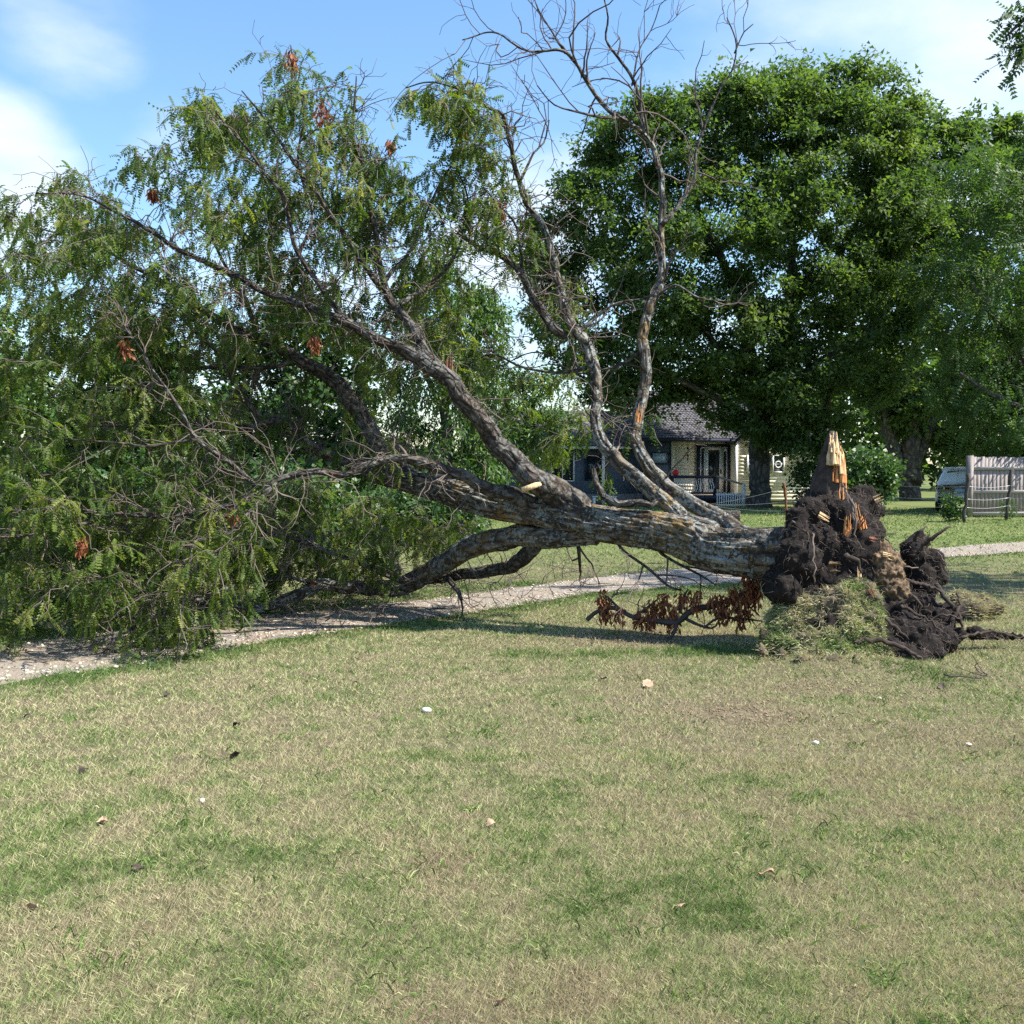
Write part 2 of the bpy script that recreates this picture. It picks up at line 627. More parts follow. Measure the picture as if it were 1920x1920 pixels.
M['dark_leaf'] = simple('dark curled leaf', (.05, .035, .03), .8, .4, 20)
M['crumb'] = simple('dry soil crumb', (.25, .17, .125), .95, .35, 25, .3)
M['white_stone'] = simple('chalk white stone', (.70, .68, .63), .85, .12, 20, .3)

# ------------------------------------------------------------------ ground, drive
NEAR = [(-900, 1460), (-300, 1345), (0, 1284), (300, 1238), (500, 1202), (640, 1182), (800, 1160), (950, 1137), (1100, 1114), (1300, 1100), (1450, 1087), (1700, 1052), (1920, 1034), (2300, 1010)]
FARE = [(-900, 1330), (-300, 1250), (0, 1205), (300, 1178), (500, 1152), (640, 1140), (800, 1124), (950, 1104), (1100, 1084), (1300, 1067), (1450, 1058), (1700, 1032), (1920, 1015), (2300, 996)]
NEARW = np.array([gnd(*p) for p in NEAR])
FARW = np.array([gnd(*p) for p in FARE])


def drive_t(x, y):
    """0 at the near edge of the drive, 1 at the far edge"""
    n = np.interp(x, NEARW[:, 0], NEARW[:, 1]); f = np.interp(x, FARW[:, 0], FARW[:, 1])
    return (y - n) / np.maximum(f - n, .1)


def grid_sheet(xs, ys):
    X, Y = np.meshgrid(xs, ys, indexing='ij')
    Zz = hgt(X, Y)
    V = np.stack([X, Y, Zz], -1).reshape(-1, 3)
    nx, ny = len(xs), len(ys)
    i, j = np.meshgrid(np.arange(nx - 1), np.arange(ny - 1), indexing='ij')
    a = (i * ny + j).ravel()
    return V, np.stack([a, a + ny, a + ny + 1, a + 1], 1)


xs = np.concatenate([[-900, -400, -150, -70], np.arange(-40, 1.4, .5), np.arange(1.4, 4.6, .12), np.arange(4.6, 40.01, .5), [70, 150, 400, 900]])
ys = np.concatenate([[-60, -20], np.arange(-6, 6, .5), np.arange(6, 10, .12), np.arange(10, 60, .5), [70, 100, 200, 500, 1500]])
V, Fc = grid_sheet(xs, ys)
tag(obj('ground', mesh_np('ground', V, Fc), M['lawn']), kind='structure')

# the drive: a gravel sheet that follows the ground
tt = np.linspace(0, 1, 200)
k = np.linspace(0, len(NEAR) - 1, 160)
nx_ = np.stack([np.interp(k, range(len(NEAR)), NEARW[:, i]) for i in range(2)], 1)
fx_ = np.stack([np.interp(k, range(len(NEAR)), FARW[:, i]) for i in range(2)], 1)
sv = np.linspace(0, 1, 14)
G = nx_[:, None] * (1 - sv[None, :, None]) + fx_[:, None] * sv[None, :, None]
G[..., 1] += (fbm(np.stack([G[..., 0] * 3, G[..., 1] * 3, G[..., 0] * 0], -1).reshape(-1, 3), 3, 9).reshape(G.shape[:2]) - .5) * .5 * np.abs(sv - .5)[None] * 2
Zd = hgt(G[..., 0], G[..., 1]) + .006 + .012 * np.sin(sv * math.pi)[None]
Vd = np.concatenate([G, Zd[..., None]], -1).reshape(-1, 3)
i, j = np.meshgrid(np.arange(159), np.arange(13), indexing='ij')
a = (i * 14 + j).ravel()
tag(obj('gravel_drive', mesh_np('gravel_drive', Vd, np.stack([a, a + 14, a + 15, a + 1], 1)), M['gravel']), kind='structure')

# loose gravel stones on the drive
ico = bmesh.new(); bmesh.ops.create_icosphere(ico, subdivisions=1, radius=1)
IV = np.array([v.co[:] for v in ico.verts]); IF = np.array([[v.index for v in f.verts] for f in ico.faces]); ico.free()


def stones(n, pick, smin, smax, seed=3):
    r = np.random.default_rng(seed)
    P = pick(r, n)
    s = r.uniform(smin, smax, (len(P), 1, 1)) * r.uniform(.6, 1.3, (len(P), 1, 3)) * np.array([1, 1, .6])
    jit = 1 + r.uniform(-.25, .25, (len(P), len(IV), 1))
    th = r.uniform(0, 6.28, len(P))
    V = IV[None] * s * jit
    c, sn = np.cos(th)[:, None], np.sin(th)[:, None]
    V = np.stack([V[..., 0] * c - V[..., 1] * sn, V[..., 0] * sn + V[..., 1] * c, V[..., 2]], -1) + P[:, None]
    Fx = IF[None] + (np.arange(len(P)) * len(IV))[:, None, None]
    return V.reshape(-1, 3), Fx.reshape(-1, 3)


def pick_drive(r, n):
    x = r.uniform(-8, 11, n * 3)
    nn = np.interp(x, NEARW[:, 0], NEARW[:, 1]); ff = np.interp(x, FARW[:, 0], FARW[:, 1])
    u = r.uniform(-.06, 1.04, n * 3)
    keep = (np.abs(u - .5) > .12) | (r.random(n * 3) < .25)
    keep &= r.random(n * 3) < np.clip(9 / nn, .2, 1)
    x, u, nn, ff = x[keep][:n], u[keep][:n], nn[keep][:n], ff[keep][:n]
    y = nn + (ff - nn) * u
    return np.stack([x, y, hgt(x, y) + .012], 1)


V, Fc = stones(3600, pick_drive, .007, .022)
tag(obj('gravel', mesh_np('gravel', V, Fc, smooth=False), M['stone']), kind='stuff')


# ------------------------------------------------------------------ grass
def in_ell(x, y, c, rx, ry):
    return np.exp(-(((x - c[0]) / rx) ** 2 + ((y - c[1]) / ry) ** 2))


DRY = [(gnd(1390, 1338), .42, .30, 1.0), (gnd(1560, 1290), .35, .2, .6), (gnd(1700, 1385), 1.0, .35, .5), (gnd(900, 1870), .35, .2, .5), (gnd(840, 1610), .3, .3, .4), (gnd(1230, 1195), .9, .25, .8), (gnd(1830, 1130), .5, .35, .7),
       (gnd(1880, 973), 2.2, .5, 1.0)]
GRN = [(gnd(1740, 1272), .45, .25, 1.1), (gnd(1130, 1225), .9, .3, .5), (gnd(1330, 1222), .8, .3, .7), (gnd(850, 1370), .6, .5, .35), (gnd(60, 1620), .5, .5, .4), (gnd(1250, 1690), .3, .3, .4), (gnd(450, 1620), .3, .25, .4)]


def greenness(x, y):
    z = x * 0
    g = .385 + .50 * (fbm(np.stack([x * .8, y * .8, z], 1), 4, 21) - .5) + 1.0 * (fbm(np.stack([x * 4, y * 4, z], 1), 3, 31) - .5) + .9 * (fbm(np.stack([x * 13, y * 13, z], 1), 2, 35) - .5)
    g = g + .5 * np.clip((y - 10) / 8, 0, 1)
    dn = np.interp(x, NEARW[:, 0], NEARW[:, 1]) - y
    df = y - np.interp(x, FARW[:, 0], FARW[:, 1])
    g = g + .75 * np.exp(-((dn - .2) / .45) ** 2) + .5 * np.exp(-((df - .3) / .8) ** 2)
    for c, rx, ry, a in DRY: g = g - a * in_ell(x, y, c, rx, ry)
    for c, rx, ry, a in GRN: g = g + a * in_ell(x, y, c, rx, ry)
    return g


def lerp3(t, stops):
    ps = [p for p, _ in stops]
    return np.stack([np.interp(t, ps, [c[k] for _, c in stops]) for k in range(3)], 1)


GSTOPS = [(0, (.44, .36, .24)), (.28, (.60, .54, .34)), (.5, (.46, .475, .23)), (.75, (.25, .33, .11)), (1.0, (.115, .20, .05))]


def blades(P, Nrm, hl, wd, lean, g, r, bent, free=None):
    """triangular blades rooted at P"""
    n = len(P)
    th = r.uniform(0, 6.283, n)
    d = np.stack([np.cos(th), np.sin(th), 0 * th], 1) * (lean * r.uniform(.2, 1.6, n))[:, None] + Nrm
    if free is not None: d = Nrm + r.normal(0, free, (n, 3))
    d = d / np.linalg.norm(d, axis=1)[:, None]
    side = np.cross(d, np.stack([np.cos(th + 1.3), np.sin(th + 1.3), .3 + 0 * th], 1))
    side /= np.linalg.norm(side, axis=1)[:, None] + 1e-9
    col = lerp3(np.clip(g + r.normal(0, .28, n), 0, 1), GSTOPS) * r.uniform(.4, 1.25, n)[:, None]
    A = P - side * wd[:, None] * .5; B = P + side * wd[:, None] * .5
    if bent:
        m = P + d * (hl * .55)[:, None]
        tip = m + (d * .6 + np.stack([np.cos(th), np.sin(th), -.25 + 0 * th], 1) * .8) * (hl * .4)[:, None]
        V = np.stack([A, B, m + side * wd[:, None] * .4, m - side * wd[:, None] * .4, tip], 1)
        i0 = np.arange(n)[:, None] * 5
        F4 = i0 + np.array([[0, 1, 2, 3]]); F3 = i0 + np.array([[3, 2, 4]])
        return V.reshape(-1, 3), [F4, F3], np.repeat(col, 5, 0)
    V = np.stack([A, B, P + d * hl[:, None]], 1)
    return V.reshape(-1, 3), [np.arange(n)[:, None] * 3 + np.array([[0, 1, 2]])], np.repeat(col, 3, 0)


ROOT_C = gnd(1575, 1215)


def lawn_points(n, r0, r1, power, seed):
    r = np.random.default_rng(seed)
    u = r.random(n)
    e = 2 - power
    R = (r0 ** e + u * (r1 ** e - r0 ** e)) ** (1 / e)
    th = r.uniform(-.56, .56, n)
    x, y = R * np.sin(th), R * np.cos(th)
    t = drive_t(x, y)
    ok = (t < .02) | (t > .98) | ((np.abs(t - .5) < .2) & (r.random(n) < .75)) | (r.random(n) < .06 + .55 * np.clip((fbm(np.stack([x * 1.7, y * 3.0, x * 0], 1), 3, 91) - .48) * 6, 0, 1))
    ok &= ((x - ROOT_C[0] - .2) / .75) ** 2 + ((y - ROOT_C[1] - .35) / .5) ** 2 > 1
    bare = np.zeros(n)
    for c, rx, ry, a in (DRY[0], DRY[5], DRY[7], DRY[6]): bare = np.maximum(bare, .8 * a * in_ell(x, y, c, rx * .8, ry * .8))
    ok &= r.random(n) > bare
    return x[ok], y[ok], r


gv, gf4, gf3, gc, off = [], [], [], [], 0
for n, r0, r1, pw, seed, bent in ((300000, 2.3, 5.6, 1.7, 1, False), (270000, 5.4, 14, 1.7, 2, False), (100000, 14, 44, 1.6, 4, False)):
    x, y, r = lawn_points(n, r0, r1, pw, seed)
    Z = hgt(x, y)
    g = greenness(x, y)
    dist = np.hypot(x, y)
    tall = 1 + .9 * np.clip(g - .75, 0, 1)
    hl = r.uniform(.014, .048, len(x)) * tall * (1 + np.clip((dist - 12) / 30, 0, .8))
    wd = np.maximum(.0026, dist * .00080) * r.uniform(.7, 1.3, len(x))
    V, Fs, col = blades(np.stack([x, y, Z - .002], 1), np.array([0, 0, 1.0]), hl, wd, 1.05, g, r, bent)
    gv.append(V); gc.append(col)
    for f in Fs: gf3.append(f + off)
    off += len(V)
tag(obj('grass', mesh_np('grass', np.concatenate(gv), [np.concatenate(gf3)], attrs={'gcol': np.concatenate(gc)}, smooth=False), M['grass']), kind='stuff')


# soil crumbs on the bare patches
def pick_crumbs(r, n):
    cs = [(DRY[0][0], .38, .26), (DRY[0][0], .30, .18), (gnd(1720, 1300), .5, .12), (gnd(1560, 1285), .35, .12), (gnd(1240, 1196), .8, .14), (gnd(1880, 973), 2.0, .3)]
    o = []
    for c, rx, ry in cs:
        k = n // len(cs)
        x = c[0] + r.normal(0, rx, k); y = c[1] + r.normal(0, ry, k)
        o.append(np.stack([x, y, hgt(x, y) + .004], 1))
    return np.concatenate(o)


V, Fc = stones(900, pick_crumbs, .003, .011, 8)
tag(obj('soil_crumbs', mesh_np('soil_crumbs', V, Fc, smooth=False), M['crumb']), kind='stuff')
# broad leaved weeds and taller tufts scattered through the mown grass
r = np.random.default_rng(19)
wx, wy, _ = lawn_points(260, 2.4, 12, 1.2, 12)
wl, wb, wc = [], [], []
for x, y in zip(wx, wy):
    k = int(r.integers(14, 40)); sp = r.uniform(.03, .10)
    px_, py_ = x + r.normal(0, sp, k), y + r.normal(0, sp, k)
    wb.append(np.stack([px_, py_, hgt(px_, py_)], 1)); wc.append(np.full(k, r.uniform(.75, 1.15)))
wb, wc = np.concatenate(wb), np.concatenate(wc)
V, Fs, col = blades(wb, np.array([0, 0, 1.0]), r.uniform(.03, .075, len(wb)), r.uniform(.004, .008, len(wb)), .9, wc, r, True)
tag(obj('weeds', mesh_np('weeds', V, Fs, attrs={'gcol': col}, smooth=False), M['grass']), kind='stuff')


# ------------------------------------------------------------------ leaves and branches
def rot_frames(D, r, up=None, roll=None):
    """rows of rotation matrices whose x axis is D and whose z axis leans to UP"""
    D = D / (np.linalg.norm(D, axis=1)[:, None] + 1e-9)
    if up is None: up = r.normal(size=D.shape)
    N = up - D * (up * D).sum(1)[:, None]
    N /= np.linalg.norm(N, axis=1)[:, None] + 1e-9
    Bn = np.cross(N, D)
    return np.stack([D, Bn, N], 2)


def instance(T, TF, P, R, S, tint):
    n, m = len(P), len(T)
    V = np.einsum('nij,mj->nmi', R, T) * S[:, None, None] + P[:, None]
    Fx = TF[None] + (np.arange(n) * m)[:, None, None]
    return V.reshape(-1, 3), Fx.reshape(-1, TF.shape[1]), np.repeat(tint, m)


def frond(pairs=7, droop=.35, lw=.15, ll=.34):
    V, Fc = [], []
    for s in np.linspace(.12, 1, pairs):
        c = np.array([s, 0, -droop * s * s])
        for sd in (-1, 1):
            l = ll * (1 - .35 * abs(s - .5)) * .5
            tip = c + np.array([l * .45, sd * l, -l * .35])
            mid = c + (tip - c) * .5
            pr = np.array([lw * .5 * .9, -sd * lw * .25, 0])
            k = len(V)
            V += [c + pr * .75, tip, c - pr * .75] if sd > 0 else [c - pr * .75, tip, c + pr * .75]
            Fc.append((k, k + 1, k + 2))
    return np.array(V), np.array(Fc)


FROND = frond(6, .35, .25, .42)
FRONDS = [frond(6, .12, .24, .42), FROND, frond(6, .8, .23, .40)]
FROND_S = frond(5, .3, .2, .42)
LEAF = (np.array([[0, 0, 0], [.5, .42, .10], [1, 0, -.12], [.5, -.42, .10]], float), np.array([[0, 1, 2, 3]]))
LEAF_T = (np.array([[0, -.36, 0], [1.0, 0, -.12], [0, .36, .08]], float), np.array([[0, 1, 2]]))
NLEAF = (np.array([[0, 0, 0], [.5, .15, .05], [1, 0, -.15], [.5, -.15, .05]], float), np.array([[0, 1, 2, 3]]))


def inside(poly, x, y):
    poly = np.asarray(poly, float)
    x0, y0 = poly[:, 0], poly[:, 1]
    x1, y1 = np.roll(x0, -1), np.roll(y0, -1)
    c = np.zeros(len(x), bool)
    for a, b, p, q in zip(x0, y0, x1, y1):
        m = ((b > y) != (q > y)) & (x < (p - a) * (y - b) / (q - b + 1e-12) + a)
        c ^= m
    return c


def sample_poly(poly, n, r, mind=0):
    poly = np.asarray(poly, float)
    o = np.zeros((0, 2))
    lo, hi = poly.min(0), poly.max(0)
    while len(o) < n:
        p = r.uniform(lo, hi, (n * 3, 2))
        o = np.concatenate([o, p[inside(poly, p[:, 0], p[:, 1])]])
    return o[:n]


class Skel:
    def __init__(s):
        s.P, s.R, s.D = [], [], []

    def add_path(s, path):
        d = np.gradient(path[:, :3], axis=0)
        for p, q in zip(path, d):
            s.P.append(p[:3]); s.R.append(p[3]); s.D.append(q / (np.linalg.norm(q) + 1e-9))

    def grow(s, A, base, r, k_r=.55, rmax=.04, tip=.004, steps=8, wob=.06, up=.12, outw=1.5, minr=0, droop=0.0):
        """a branch from the nearest good node to every attractor"""
        A = A[np.argsort(np.linalg.norm(A - base, axis=1))]
        res = []
        P = np.array(s.P); R = np.array(s.R); D = np.array(s.D)
        nb = np.linalg.norm(P - base, axis=1)
        for a in A:
            v = a - P
            d = np.linalg.norm(v, axis=1)
            cosn = (v * D).sum(1) / (d + 1e-9)
            cost = d * (1.25 - .45 * cosn) + np.maximum(0, nb - np.linalg.norm(a - base)) * outw + (R < minr) * 5
            j = int(np.argmin(cost))
            p0, d0, L_ = P[j], D[j], d[j]
            if L_ < .05: continue
            r0 = max(tip, min(R[j] * k_r, rmax, .007 + L_ * .022))
            c = p0 + (d0 * .45 + v[j] / L_ * .25) * L_ * .55 + np.array([0, 0, up * L_])
            t = np.linspace(0, 1, steps)[:, None]
            q = (1 - t) ** 2 * p0 + 2 * t * (1 - t) * c + t * t * a
            q[1:-1] += r.normal(0, wob * L_ / math.sqrt(steps), (steps - 2, 3))
            q[:, 2] -= droop * L_ * t[:, 0] ** 3
            path = np.concatenate([q, np.linspace(r0, tip, steps)[:, None]], 1)
            res.append(path)
            dd = np.gradient(q, axis=0); dd /= np.linalg.norm(dd, axis=1)[:, None] + 1e-9
            P = np.concatenate([P, q[2:]]); R = np.concatenate([R, path[2:, 3]]); D = np.concatenate([D, dd[2:]])
            nb = np.concatenate([nb, np.linalg.norm(q[2:] - base, axis=1)])
        s.P, s.R, s.D = list(P), list(R), list(D)
        return res


def zigzag(p0, d0, L_, r0, r, segs=5, wob=.35, grav=0.0):
    pts = [p0]; d = d0 / (np.linalg.norm(d0) + 1e-9)
    for k in range(segs):
        d = d + r.normal(0, wob, 3) + np.array([0, 0, grav]); d /= np.linalg.norm(d)
        pts.append(pts[-1] + d * L_ / segs)
    return np.concatenate([np.array(pts), np.linspace(r0, .0022, segs + 1)[:, None]], 1)


def tubes_mesh(name, paths, sides_of=lambda r: 3 if r < .006 else 4 if r < .015 else 6):
    mb = MB()
    for p in paths:
        mb.tube(p[:, :3], p[:, 3], sides_of(p[0, 3]), cap=False)
    return mb.mesh(name, True)


def pxpath(rows):
    """rows (px, py, depth, width in px) -> world rows (x, y, z, radius)"""
    return np.array([[*at(a, b, c), max(.0025, d * .5 * c / F)] for a, b, c, d in rows])


def bark_disp(amp, seed, fur=5):
    def f(s, th, R):
        P = np.stack([np.cos(th) * fur, np.sin(th) * fur, s * 4.5], -1).reshape(-1, 3)
        n1 = fbm(P, 3, seed).reshape(s.shape)
        P2 = np.stack([np.cos(th) * 1.3, np.sin(th) * 1.3, s * 1.6], -1).reshape(-1, 3)
        n2 = fbm(P2, 2, seed + 9).reshape(s.shape)
        return R * (amp * (1 - 2.6 * np.abs(n1 - .5) * 1.6) - amp * .5 + (n2 - .5) * .35)
    return f


# ------------------------------------------------------------------ the fallen tree
base = at(1480, 1060, 9.1)
FT = thing('fallen_tree', 'huge uprooted tree lying across the gravel drive with its root plate in the air', 'tree', (base[0], base[1], 0))
sk = Skel()
bare_sk = Skel()
LIMBS = {
 'trunk': [(1545, 1044, 9.15, 96), (1490, 1040, 9.05, 112), (1430, 1036, 9.05, 100), (1333, 1026, 9.2, 80), (1250, 1001, 9.4, 74), (1133, 985, 9.6, 68), (1050, 968, 9.8, 62), (1000, 957, 9.9, 57), (900, 937, 10.1, 53), (820, 917, 10.3, 47), (740, 896, 10.5, 40), (690, 882, 10.6, 34)],
 'A': [(1085, 962, 9.75, 61.6), (1040, 925, 9.72, 51.8), (1000, 895, 9.65, 43.4), (940, 842, 9.6, 36.4), (905, 790, 9.55, 32.2), (850, 722, 9.5, 30.8), (800, 682, 9.45, 28.0), (740, 650, 9.4, 21.0), (690, 625, 9.35, 17.5), (640, 600, 9.3, 15.4), (573, 573, 9.25, 13.3), (500, 550, 9.2, 11.9), (443, 520, 9.1, 10.5), (383, 490, 9.0, 9.1), (333, 467, 8.95, 8.4), (277, 430, 8.9, 7.0), (233, 407, 8.85, 5.6), (157, 367, 8.8, 4.2), (67, 362, 8.7, 2.8)],
 'A2': [(835, 706, 9.5, 23.8), (795, 660, 9.5, 19.6), (780, 620, 9.5, 18.2), (750, 580, 9.55, 16.8), (720, 540, 9.6, 14.0), (710, 467, 9.65, 10.5), (697, 400, 9.7, 9.1), (687, 333, 9.75, 7.7), (667, 267, 9.8, 5.6), (663, 210, 9.85, 4.2), (668, 143, 9.9, 2.1)],
 'A3': [(722, 545, 9.6, 12.6), (700, 523, 9.6, 11.2), (647, 443, 9.55, 9.8), (600, 370, 9.5, 8.4), (563, 317, 9.45, 7.0), (513, 247, 9.4, 5.6), (480, 203, 9.35, 4.2), (453, 170, 9.3, 2.1)],
 'A4': [(655, 608, 9.32, 14.0), (617, 563, 9.35, 11.2), (560, 473, 9.3, 9.8), (543, 410, 9.25, 8.4), (530, 360, 9.2, 7.7), (500, 327, 9.2, 6.3), (463, 280, 9.15, 4.9), (427, 240, 9.1, 3.5), (400, 203, 9.0, 2.1)],
 'A5': [(717, 533, 9.6, 9.8), (733, 510, 9.65, 7.7), (770, 463, 9.8, 6.3), (833, 333, 10.0, 4.2), (877, 283, 10.1, 2.1)],
 'A6': [(560, 480, 9.3, 6.3), (583, 400, 9.4, 5.6), (560, 300, 9.5, 4.9), (573, 210, 9.55, 3.5), (552, 140, 9.6, 2.8), (545, 85, 9.6, 2.1)],
 'A7': [(745, 575, 9.6, 9.1), (790, 540, 9.8, 7.7), (840, 500, 10.0, 6.3), (870, 440, 10.1, 4.9), (880, 380, 10.2, 3.5), (850, 300, 10.2, 2.1)],
 'B1': [(1440, 1020, 9.15, 35.0), (1373, 982, 9.4, 32.2), (1310, 950, 9.6, 30.1), (1267, 925, 9.75, 28.0), (1215, 878, 9.9, 24.5), (1190, 825, 10.0, 22.4), (1197, 773, 10.05, 21.0), (1213, 717, 10.1, 19.6), (1205, 667, 10.1, 18.9), (1212, 610, 10.15, 18.2), (1237, 533, 10.2, 14.7), (1240, 467, 10.25, 13.3), (1243, 367, 10.3, 11.2), (1233, 300, 10.35, 9.8), (1203, 247, 10.35, 8.4), (1140, 207, 10.3, 8.4), (1107, 167, 10.25, 7.0), (1073, 113, 10.2, 5.6), (1047, 93, 10.15, 4.9), (983, 97, 10.1, 3.5), (930, 60, 10.0, 2.8), (867, 75, 9.9, 2)],
 'B1a': [(1206, 250, 10.35, 8.4), (1198, 183, 10.4, 7.0), (1187, 150, 10.4, 6.3), (1167, 117, 10.4, 5.6), (1137, 73, 10.4, 4.2), (1140, 33, 10.4, 3.5), (1125, -30, 10.4, 2.1)],
 'B1b': [(1240, 423, 10.25, 9.1), (1283, 373, 10.35, 7.0), (1303, 333, 10.4, 6.3), (1310, 273, 10.45, 5.6), (1347, 170, 10.5, 4.2), (1373, 133, 10.5, 3.5), (1380, 83, 10.5, 2.8), (1363, 33, 10.5, 2.1)],
 'B1c': [(1160, 220, 10.3, 5.6), (1130, 220, 10.2, 5.6), (1087, 213, 10.1, 4.2), (1040, 198, 10.0, 2.8), (1007, 160, 9.9, 2)],
 'B1d': [(1185, 160, 10.4, 3.5), (1198, 100, 10.5, 2.8), (1225, 50, 10.6, 2.1), (1237, 10, 10.6, 2)],
 'B1e': [(1060, 100, 10.2, 4.2), (1035, 60, 10.3, 3.5), (1010, 20, 10.3, 2.8), (990, -40, 10.3, 2.1)],
 'B1f': [(1377, 100, 10.5, 2.8), (1395, 60, 10.5, 2.1), (1412, 45, 10.5, 2)],
 'B1g': [(1200, 660, 10.1, 7.0), (1150, 690, 10.2, 4.9), (1080, 700, 10.3, 3.5), (1010, 660, 10.4, 2.8), (930, 690, 10.5, 2.1)],
 'B1h': [(1225, 560, 10.2, 6.3), (1265, 535, 10.1, 4.2), (1310, 560, 10.0, 3.5), (1370, 565, 9.9, 2.1)],
 'B2': [(1340, 998, 9.35, 33.6), (1260, 950, 9.55, 30.8), (1187, 890, 9.75, 26.6), (1135, 842, 9.85, 23.8), (1114, 800, 9.9, 21.7), (1117, 733, 9.95, 20.3), (1113, 683, 9.98, 21.7), (1097, 640, 10.0, 19.6), (1073, 615, 10.0, 18.2), (1053, 550, 10.0, 15.4), (1037, 483, 10.0, 13.3), (1017, 423, 10.0, 11.9), (990, 383, 9.98, 10.5), (970, 327, 9.95, 9.1), (953, 253, 9.9, 7.7), (940, 213, 9.85, 6.3), (913, 200, 9.8, 4.9), (857, 167, 9.75, 3.5), (800, 155, 9.7, 2.8), (760, 165, 9.65, 2)],
 'B2a': [(1060, 630, 10.0, 18.2), (1033, 610, 10.0, 16.8), (1007, 567, 9.98, 14.7), (973, 510, 9.95, 11.9), (937, 477, 9.9, 9.8), (897, 463, 9.85, 7.7), (870, 447, 9.8, 4.2)],
 'B2b': [(975, 340, 9.95, 5.6), (1000, 290, 10.05, 4.2), (1020, 270, 10.1, 3.5), (1030, 225, 10.1, 2.1)],
 'B2c': [(1100, 690, 9.98, 8.4), (1040, 700, 10.1, 5.6), (980, 690, 10.2, 4.9), (920, 665, 10.3, 3.5), (850, 700, 10.4, 2.1)],
 'B2d': [(1085, 625, 10.0, 9.1), (1110, 600, 10.05, 6.3), (1160, 570, 10.1, 4.2), (1210, 560, 10.2, 3.5), (1260, 530, 10.2, 2.1)],
 'B2e': [(980, 515, 9.95, 6.3), (970, 430, 9.9, 4.9), (940, 390, 9.85, 3.5), (905, 350, 9.8, 2.1)],
 'C': [(770, 898, 10.45, 36.4), (725, 862, 10.55, 32.2), (690, 800, 10.65, 29.4), (650, 740, 10.7, 28.0), (610, 705, 10.75, 25.2), (547, 667, 10.8, 21.0), (467, 627, 10.9, 16.8), (410, 600, 11.0, 14.0), (350, 567, 11.05, 11.9), (310, 533, 11.1, 9.8), (250, 500, 11.15, 7.0), (170, 455, 11.2, 4.9), (80, 430, 11.2, 2.8)],
 'C2': [(480, 632, 10.9, 11.9), (477, 612, 10.9, 10.5), (467, 577, 10.95, 9.1), (433, 517, 11.0, 7.0), (400, 450, 11.0, 4.9), (380, 380, 11.0, 2.8)],
 'C3': [(560, 672, 10.8, 9.8), (510, 690, 10.7, 9.1), (440, 692, 10.6, 8.4), (370, 690, 10.6, 5.6), (310, 692, 10.5, 4.2)],
 'D': [(1000, 948, 9.85, 31.2), (967, 933, 9.8, 27.6), (917, 920, 9.75, 24.0), (877, 897, 9.7, 21.6), (833, 880, 9.6, 20.4), (783, 862, 9.5, 18.0), (733, 858, 9.4, 14.4), (690, 870, 9.3, 12.0), (640, 892, 9.2, 12.0), (593, 887, 9.1, 12.0), (520, 900, 9.0, 10.8), (483, 927, 8.95, 9.6), (393, 957, 8.85, 8.4), (277, 967, 8.75, 7.8), (207, 967, 8.7, 6.6), (160, 983, 8.6, 5.4), (100, 993, 8.5, 4.8), (0, 1007, 8.4, 3.6), (-80, 1010, 8.3, 2.4)],
 'E': [(480, 912, 8.95, 9.1), (427, 863, 8.9, 8.4), (370, 823, 8.8, 7.7), (340, 767, 8.75, 7.0), (287, 700, 8.7, 5.6), (250, 640, 8.65, 4.2), (190, 560, 8.6, 2.8)],
 'E2': [(370, 823, 8.8, 5.6), (283, 833, 8.7, 4.9), (233, 830, 8.6, 4.2), (180, 827, 8.55, 3.5), (117, 823, 8.5, 2.1)],
 'F': [(700, 872, 10.6, 23.8), (640, 860, 10.5, 21.0), (593, 843, 10.4, 19.6), (547, 803, 10.35, 16.8), (513, 790, 10.3, 14.7), (473, 800, 10.25, 11.9), (407, 803, 10.2, 9.1), (330, 790, 10.1, 6.3), (240, 800, 10.0, 4.2), (150, 800, 10.0, 2.8)],
 'F2': [(500, 793, 10.3, 11.9), (473, 767, 10.2, 10.5), (443, 720, 10.15, 9.1), (410, 660, 10.1, 7.7), (367, 620, 10.05, 6.3), (317, 577, 10.0, 4.9), (240, 560, 9.9, 2.8)],
 'G': [(1120, 1000, 9.65, 45.9), (1067, 1000, 9.75, 44.4), (950, 1012, 10.1, 40.0), (867, 1037, 10.5, 37.0), (800, 1073, 10.9, 34.0), (767, 1097, 11.1, 32.6), (713, 1103, 11.2, 26.6), (673, 1101, 11.2, 23.7), (607, 1096, 11.1, 22.2), (560, 1115, 10.9, 20.7), (500, 1138, 10.7, 16.3), (430, 1140, 10.5, 11.8), (340, 1120, 10.3, 7.4), (240, 1110, 10.1, 4.4)],
 'G2': [(800, 1075, 10.9, 14.0), (760, 1088, 10.8, 11.9), (687, 1057, 10.7, 9.8), (583, 1020, 10.5, 7.7), (520, 1000, 10.4, 5.6), (440, 990, 10.3, 2.8)],
 'G3': [(610, 1097, 11.1, 8.4), (560, 1085, 10.9, 7.0), (525, 1080, 10.8, 5.6), (440, 1100, 10.6, 4.2), (380, 1125, 10.4, 3.5)],
 'H': [(1010, 1010, 9.9, 34.0), (985, 1040, 10.1, 28.1), (950, 1062, 10.4, 23.7), (893, 1073, 10.7, 20.7), (833, 1082, 11.0, 16.3), (760, 1085, 11.4, 10.4), (680, 1060, 11.8, 5.9)],
 'I': [(520, 900, 9.0, 7.6), (430, 1000, 8.7, 6.8), (370, 1010, 8.6, 6.0), (355, 1060, 8.4, 5.1), (345, 1120, 8.2, 4.2), (335, 1190, 8.1, 3.4), (330, 1250, 8.0, 2.1)],
